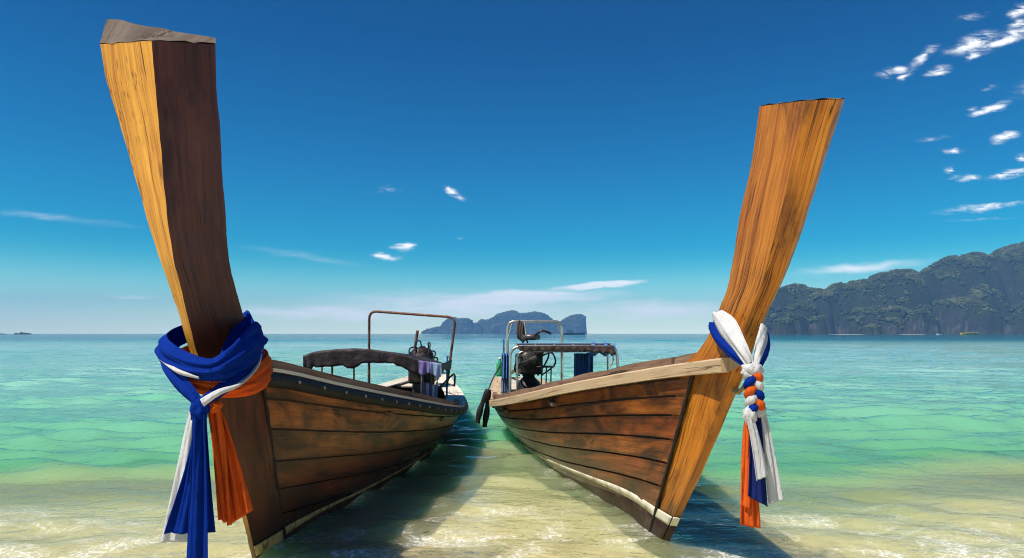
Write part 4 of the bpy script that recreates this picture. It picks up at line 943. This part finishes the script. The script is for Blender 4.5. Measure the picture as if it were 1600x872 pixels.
def karst(name, label, prof, Y0, Y1, lobes, step, seed, crown, ncrown, flabel, steep=2.6):
    rg = np.random.RandomState(seed)
    pxs = np.array([p[0] for p in prof], float); hs = np.array([HOR - p[1] for p in prof], float)
    Yr = Y0 + (Y1 - Y0) * .62
    x0, x1 = (pxs[0] - CX) / FPX * Y1 if pxs[0] < CX else (pxs[0] - CX) / FPX * Y0, (pxs[-1] - CX) / FPX * Y1 if pxs[-1] > CX else (pxs[-1] - CX) / FPX * Y0
    X, Y = np.meshgrid(np.arange(x0 - 8, x1 + 8, step), np.arange(Y0 - 10, Y1 + 30, step)); Z = np.full(X.shape, -6.0)
    def env(px): return np.interp(px, pxs, hs, left=0, right=0)
    L = []
    wpx = (pxs[-1] - pxs[0])
    px = pxs[0] + 2
    while px < pxs[-1]:                                          # crest domes
        h = env(px) / FPX * Yr; sp_ = h * rg.uniform(.22, .5) + 6; L.append(((px - CX) / FPX * Yr, Yr + rg.uniform(-.10, .08) * (Y1 - Y0), sp_ * rg.uniform(1.1, 1.5), h * 1.04, rg.uniform(.75, 1.3)))
        px += sp_ * .62 / Yr * FPX
    for k in range(lobes):                                       # buttresses and towers in front of it
        px = rg.uniform(pxs[0], pxs[-1]); f = rg.uniform(.04, .5); yy = Y0 + (Y1 - Y0) * f; h = env(px) / FPX * yy * (.22 + 1.05 * f) * rg.uniform(.6, 1.0)
        if h < 6: continue
        L.append(((px - CX) / FPX * yy, yy, h * rg.uniform(.34, .62) + 4, h, rg.uniform(.7, 1.3)))
    for (cx, cy, r, h, asp) in L:
        d = np.sqrt(((X - cx) / r) ** 2 + ((Y - cy) / (r * asp)) ** 2) * (1 + .20 * vnoise(X / (r * .5) + cx, Y / (r * .5), 3) + .10 * vnoise(X / (r * .2), Y / (r * .2), 4))
        Z = np.maximum(Z, np.where(d < 1, h * np.sqrt(np.clip(1 - d ** steep, 0, 1)), -6))
    rough = np.clip(Z / 20, 0, 1)
    for sc, am in ((60, 9.0), (28, 6.0), (12, 3.2), (5, 1.4)):
        if sc > step * 1.5: Z += am * vnoise(X / sc, Y / sc, int(sc)) * rough
    Z = np.minimum(Z, np.interp((X / Y) * FPX + CX, pxs, hs, left=0, right=0) / FPX * Y * 1.03 + .5)
    o = tag(grid_obj(name, X, Y, Z, M['karst']), label, kind='structure')
    # trees as one wood
    gy, gx = np.gradient(Z, step); ok = (Z > 3) & (np.hypot(gx, gy) < 1.7) & (Y < Yr + 30)
    idx = np.argwhere(ok); pick = idx[rg.choice(len(idx), min(ncrown, len(idx)), replace=False)]
    cx_, cy_, cz_ = X[pick[:, 0], pick[:, 1]] + rg.uniform(-step, step, len(pick)), Y[pick[:, 0], pick[:, 1]], Z[pick[:, 0], pick[:, 1]]
    r = crown * rg.uniform(.35, 1.0, len(pick)) ** 1.5 * 1.6; n = len(pick); nv = len(ICO_V)
    ang = rg.uniform(0, 6.28, n); ca, sa = np.cos(ang)[:, None], np.sin(ang)[:, None]
    v = ICO_V[None] * (1 + .32 * rg.uniform(-1, 1, (n, nv)))[..., None]
    vx = v[..., 0] * ca - v[..., 1] * sa; vy = v[..., 0] * sa + v[..., 1] * ca
    co = np.stack([cx_[:, None] + vx * r[:, None], cy_[:, None] + vy * r[:, None], cz_[:, None] + v[..., 2] * r[:, None] * .8 + r[:, None] * .15], -1).reshape(-1, 3)
    fc = (ICO_F[None] + (np.arange(n) * nv)[:, None, None]).reshape(-1, 3).astype(np.int32)
    me = bpy.data.meshes.new(name + '_wood'); me.vertices.add(len(co)); me.vertices.foreach_set('co', co.astype(np.float32).ravel())
    me.loops.add(fc.size); me.loops.foreach_set('vertex_index', fc.ravel()); me.polygons.add(len(fc)); me.polygons.foreach_set('loop_start', np.arange(0, fc.size, 3, dtype=np.int32))
    me.update(calc_edges=True); me.polygons.foreach_set('use_smooth', np.ones(len(fc), bool))
    tag(link('hillside_forest', me, M['far_foliage']), flabel, kind='stuff')

karst('island', 'far blue limestone island on the horizon between the boats', [(658, 521), (668, 515), (690, 511), (697, 502), (705, 498), (716, 495), (730, 498), (737, 503), (745, 506), (755, 499), (765, 500), (773, 497), (780, 491), (795, 488), (803, 487), (812, 492),
    (822, 491), (838, 489), (850, 492), (862, 500), (869, 506), (878, 503), (892, 495), (905, 493), (912, 491), (915.5, 497), (916, 520), (917, 521)], 2450, 2750, 30, 4.0, 4, 4.0, 4200, 'forest covering the far blue island')
karst('headland', 'tall forested limestone headland on the right of the bay', [(1150, 500), (1185, 478), (1200, 462), (1215, 455), (1240, 447), (1255, 448), (1262, 453), (1285, 455), (1290, 458), (1300, 448), (1330, 440), (1370, 432), (1400, 425), (1425, 425),
    (1435, 432), (1445, 425), (1470, 410), (1490, 402), (1515, 397), (1533, 399), (1545, 405), (1560, 395), (1580, 388), (1600, 384), (1640, 380), (1700, 388), (1790, 400), (1850, 440), (1900, 500)], 820, 1150, 60, 2.2, 9, 2.2, 17000, 'forest covering the right headland', 2.6)

def rocks():
    for k, (x0, x1, h, lab) in enumerate(((-40, 10, 2.2, 'flat bare rock at the left end of the horizon'), (22, 50, 3.4, 'low humped rock on the left horizon'))):
        Y = 900; xa, xb = P(x0, HOR, Y).x, P(x1, HOR, Y).x; G = []
        for i in range(25):
            f = i / 24; hh = h * max(math.sin(f * 3.1416), 0) ** .5 * (.7 + .6 * mnoise.noise(Vector((f * 6, k, 0)))) + .2
            G.append([Vector((xa + (xb - xa) * f, Y + 7 * (q - .5), -2 + (hh + 2) * max(math.sin(q * 3.1416), 0) ** .6)) for q in np.linspace(0, 1, 9)])
        o = MB().grid(G).build('sea_rock', M['karst']); tag(o, lab, 'rock', 'rocks on the left horizon')
rocks()
plain('ship_blue', (.05, .10, .18), rough=.6, var=.1, scale=.4); plain('ship_white', (.7, .7, .68), rough=.5, var=.05, scale=.5); plain('boat_yellow', (.62, .38, .03), rough=.45, var=.08, scale=.6)
plain('dark_glass', (.02, .03, .04), rough=.1, var=.05, scale=1); plain('beach_sand', (.42, .38, .30), rough=.9, var=.1, scale=.05)
def hull_mesh(L, Bm, H, bow=1.6):
    G = []
    for i in range(21):
        f = i / 20; w = Bm / 2 * (min(1, (1 - f) * 3.2) ** .6 if f > .3 else .92 + .08 * f / .3); sh = H * (1 + .35 * max(0, f - .5) * 2 * (bow - 1))
        x = (f - .5) * L; G.append([Vector((x - .06 * L * (1 - abs(s)) * 0 , s_ * w * (.55 + .45 * z), -.4 + (sh + .4) * z)) for s_, z, s in ((-1, 1, 1), (-1, .5, 1), (-.6, 0, 1), (.6, 0, 1), (1, .5, 1), (1, 1, 1), (-1, 1, 1))])
    return MB().grid(G, False, cap0=True, cap1=True)
def craft():
    # dark ship before the island
    c = P(897, HOR, 640); c.z = 0; r = empty('cargo_ship', c, R(4)); tag(r, 'dark blue wooden ship lying before the far island', 'ship')
    hull_mesh(22, 5, 1.8, 2.0).build('hull', M['ship_blue'], r); MB().box((-4, 0, 3.0), (6.5, 3.4, 2.2), bevel=.1).build('cabin', M['ship_blue'], r); MB().box((-4.5, 0, 4.6), (4, 2.8, 1.1), bevel=.1).build('wheelhouse', M['ship_blue'], r)
    for x, h in ((2.5, 5.6), (-6.8, 6.2), (6.5, 3.9)): MB().tube([(x, 0, 1.5), (x, 0, h)], .12, 6).build('mast', M['ship_blue'], r)
    MB().tube([(2.5, 0, 5), (8, 0, 3)], .08, 5).build('boom', M['ship_blue'], r)
    # yellow tour boat
    c = P(1513, HOR, 600); c.z = 0; r = empty('tour_boat', c, R(182)); tag(r, 'yellow tour boat below the right headland', 'boat', 'small craft under the headland')
    hull_mesh(15.5, 4, 1.7, 1.6).build('hull', M['boat_yellow'], r); MB().box((-2.0, 0, 2.75), (9, 3.4, .18), bevel=.05).build('roof', M['boat_yellow'], r)
    MB().box((-1.6, 0, 2.1), (7.2, 2.6, .9), bevel=.05).build('cabin', M['ship_white'], r)
    for x in (-6.3, -3, 0, 2.2):
        for y in (-1.5, 1.5): MB().tube([(x, y, .9), (x, y, 2.7)], .07, 5).build('roof_post', M['boat_yellow'], r)
    MB().box((-7.2, 0, 1.7), (1.4, 2.4, 1.3), bevel=.1).build('stern_box', M['ship_white'], r)
    # small white speedboat
    c = P(1471, HOR, 560); c.z = 0; r = empty('speedboat', c, R(175)); tag(r, 'small white speedboat under the right headland', 'boat', 'small craft under the headland')
    hull_mesh(8, 2.4, .9, 1.7).build('hull', M['ship_white'], r); MB().box((-.6, 0, 1.35), (2.0, 1.6, .6), bevel=.15).build('windscreen', M['dark_glass'], r); MB().box((-4.0, 0, 1.0), (.5, .6, 1.1), bevel=.08).build('outboard_motor', M['dark_glass'], r)
    # pale beaches at the foot of the cliffs
    for x0, x1 in ((1303, 1372), (1418, 1466)):
        Y = 800; a, b_ = P(x0, HOR, Y).x, P(x1, HOR, Y).x; G = []
        for i in range(31):
            f = i / 30; e = max(math.sin(f * 3.1416), 0) ** .4; G.append([Vector((a + (b_ - a) * f, Y + q * 30 - 2 * e, -1 + 1.45 * e * s)) for q, s in ((0, 0), (.15, .75), (.5, .95), (1, 1))])
        tag(MB().grid(G).build('beach', M['beach_sand']), 'pale strip of beach below the right headland', kind='structure')
craft()

def haze():
    m = bpy.data.materials.new('haze'); m.use_nodes = True; t = NT(m.node_tree); t.n.clear()
    out = t.new('ShaderNodeOutputMaterial'); v = t.new('ShaderNodeVolumePrincipled'); t.link(v.outputs[0], out.inputs['Volume'])
    v.inputs['Color'].default_value = (.22, .52, 1.0, 1); v.inputs['Density'].default_value = HAZE; v.inputs['Anisotropy'].default_value = .0
    X0, X1, Y0, Y1, Z0, Z1 = -9000, 9000, -60, 3100, -62, 175
    vs = [(x, y, z) for z in (Z0, Z1) for y in (Y0, Y1) for x in (X0, X1)]
    MBx = MB().add(vs, [(0, 2, 3, 1), (4, 5, 7, 6), (0, 1, 5, 4), (2, 6, 7, 3), (0, 4, 6, 2), (1, 3, 7, 5)], smooth=False)
    tag(MBx.build('haze', m), 'thin blue sea haze over the whole bay', kind='stuff')
HAZE = .00028
haze()
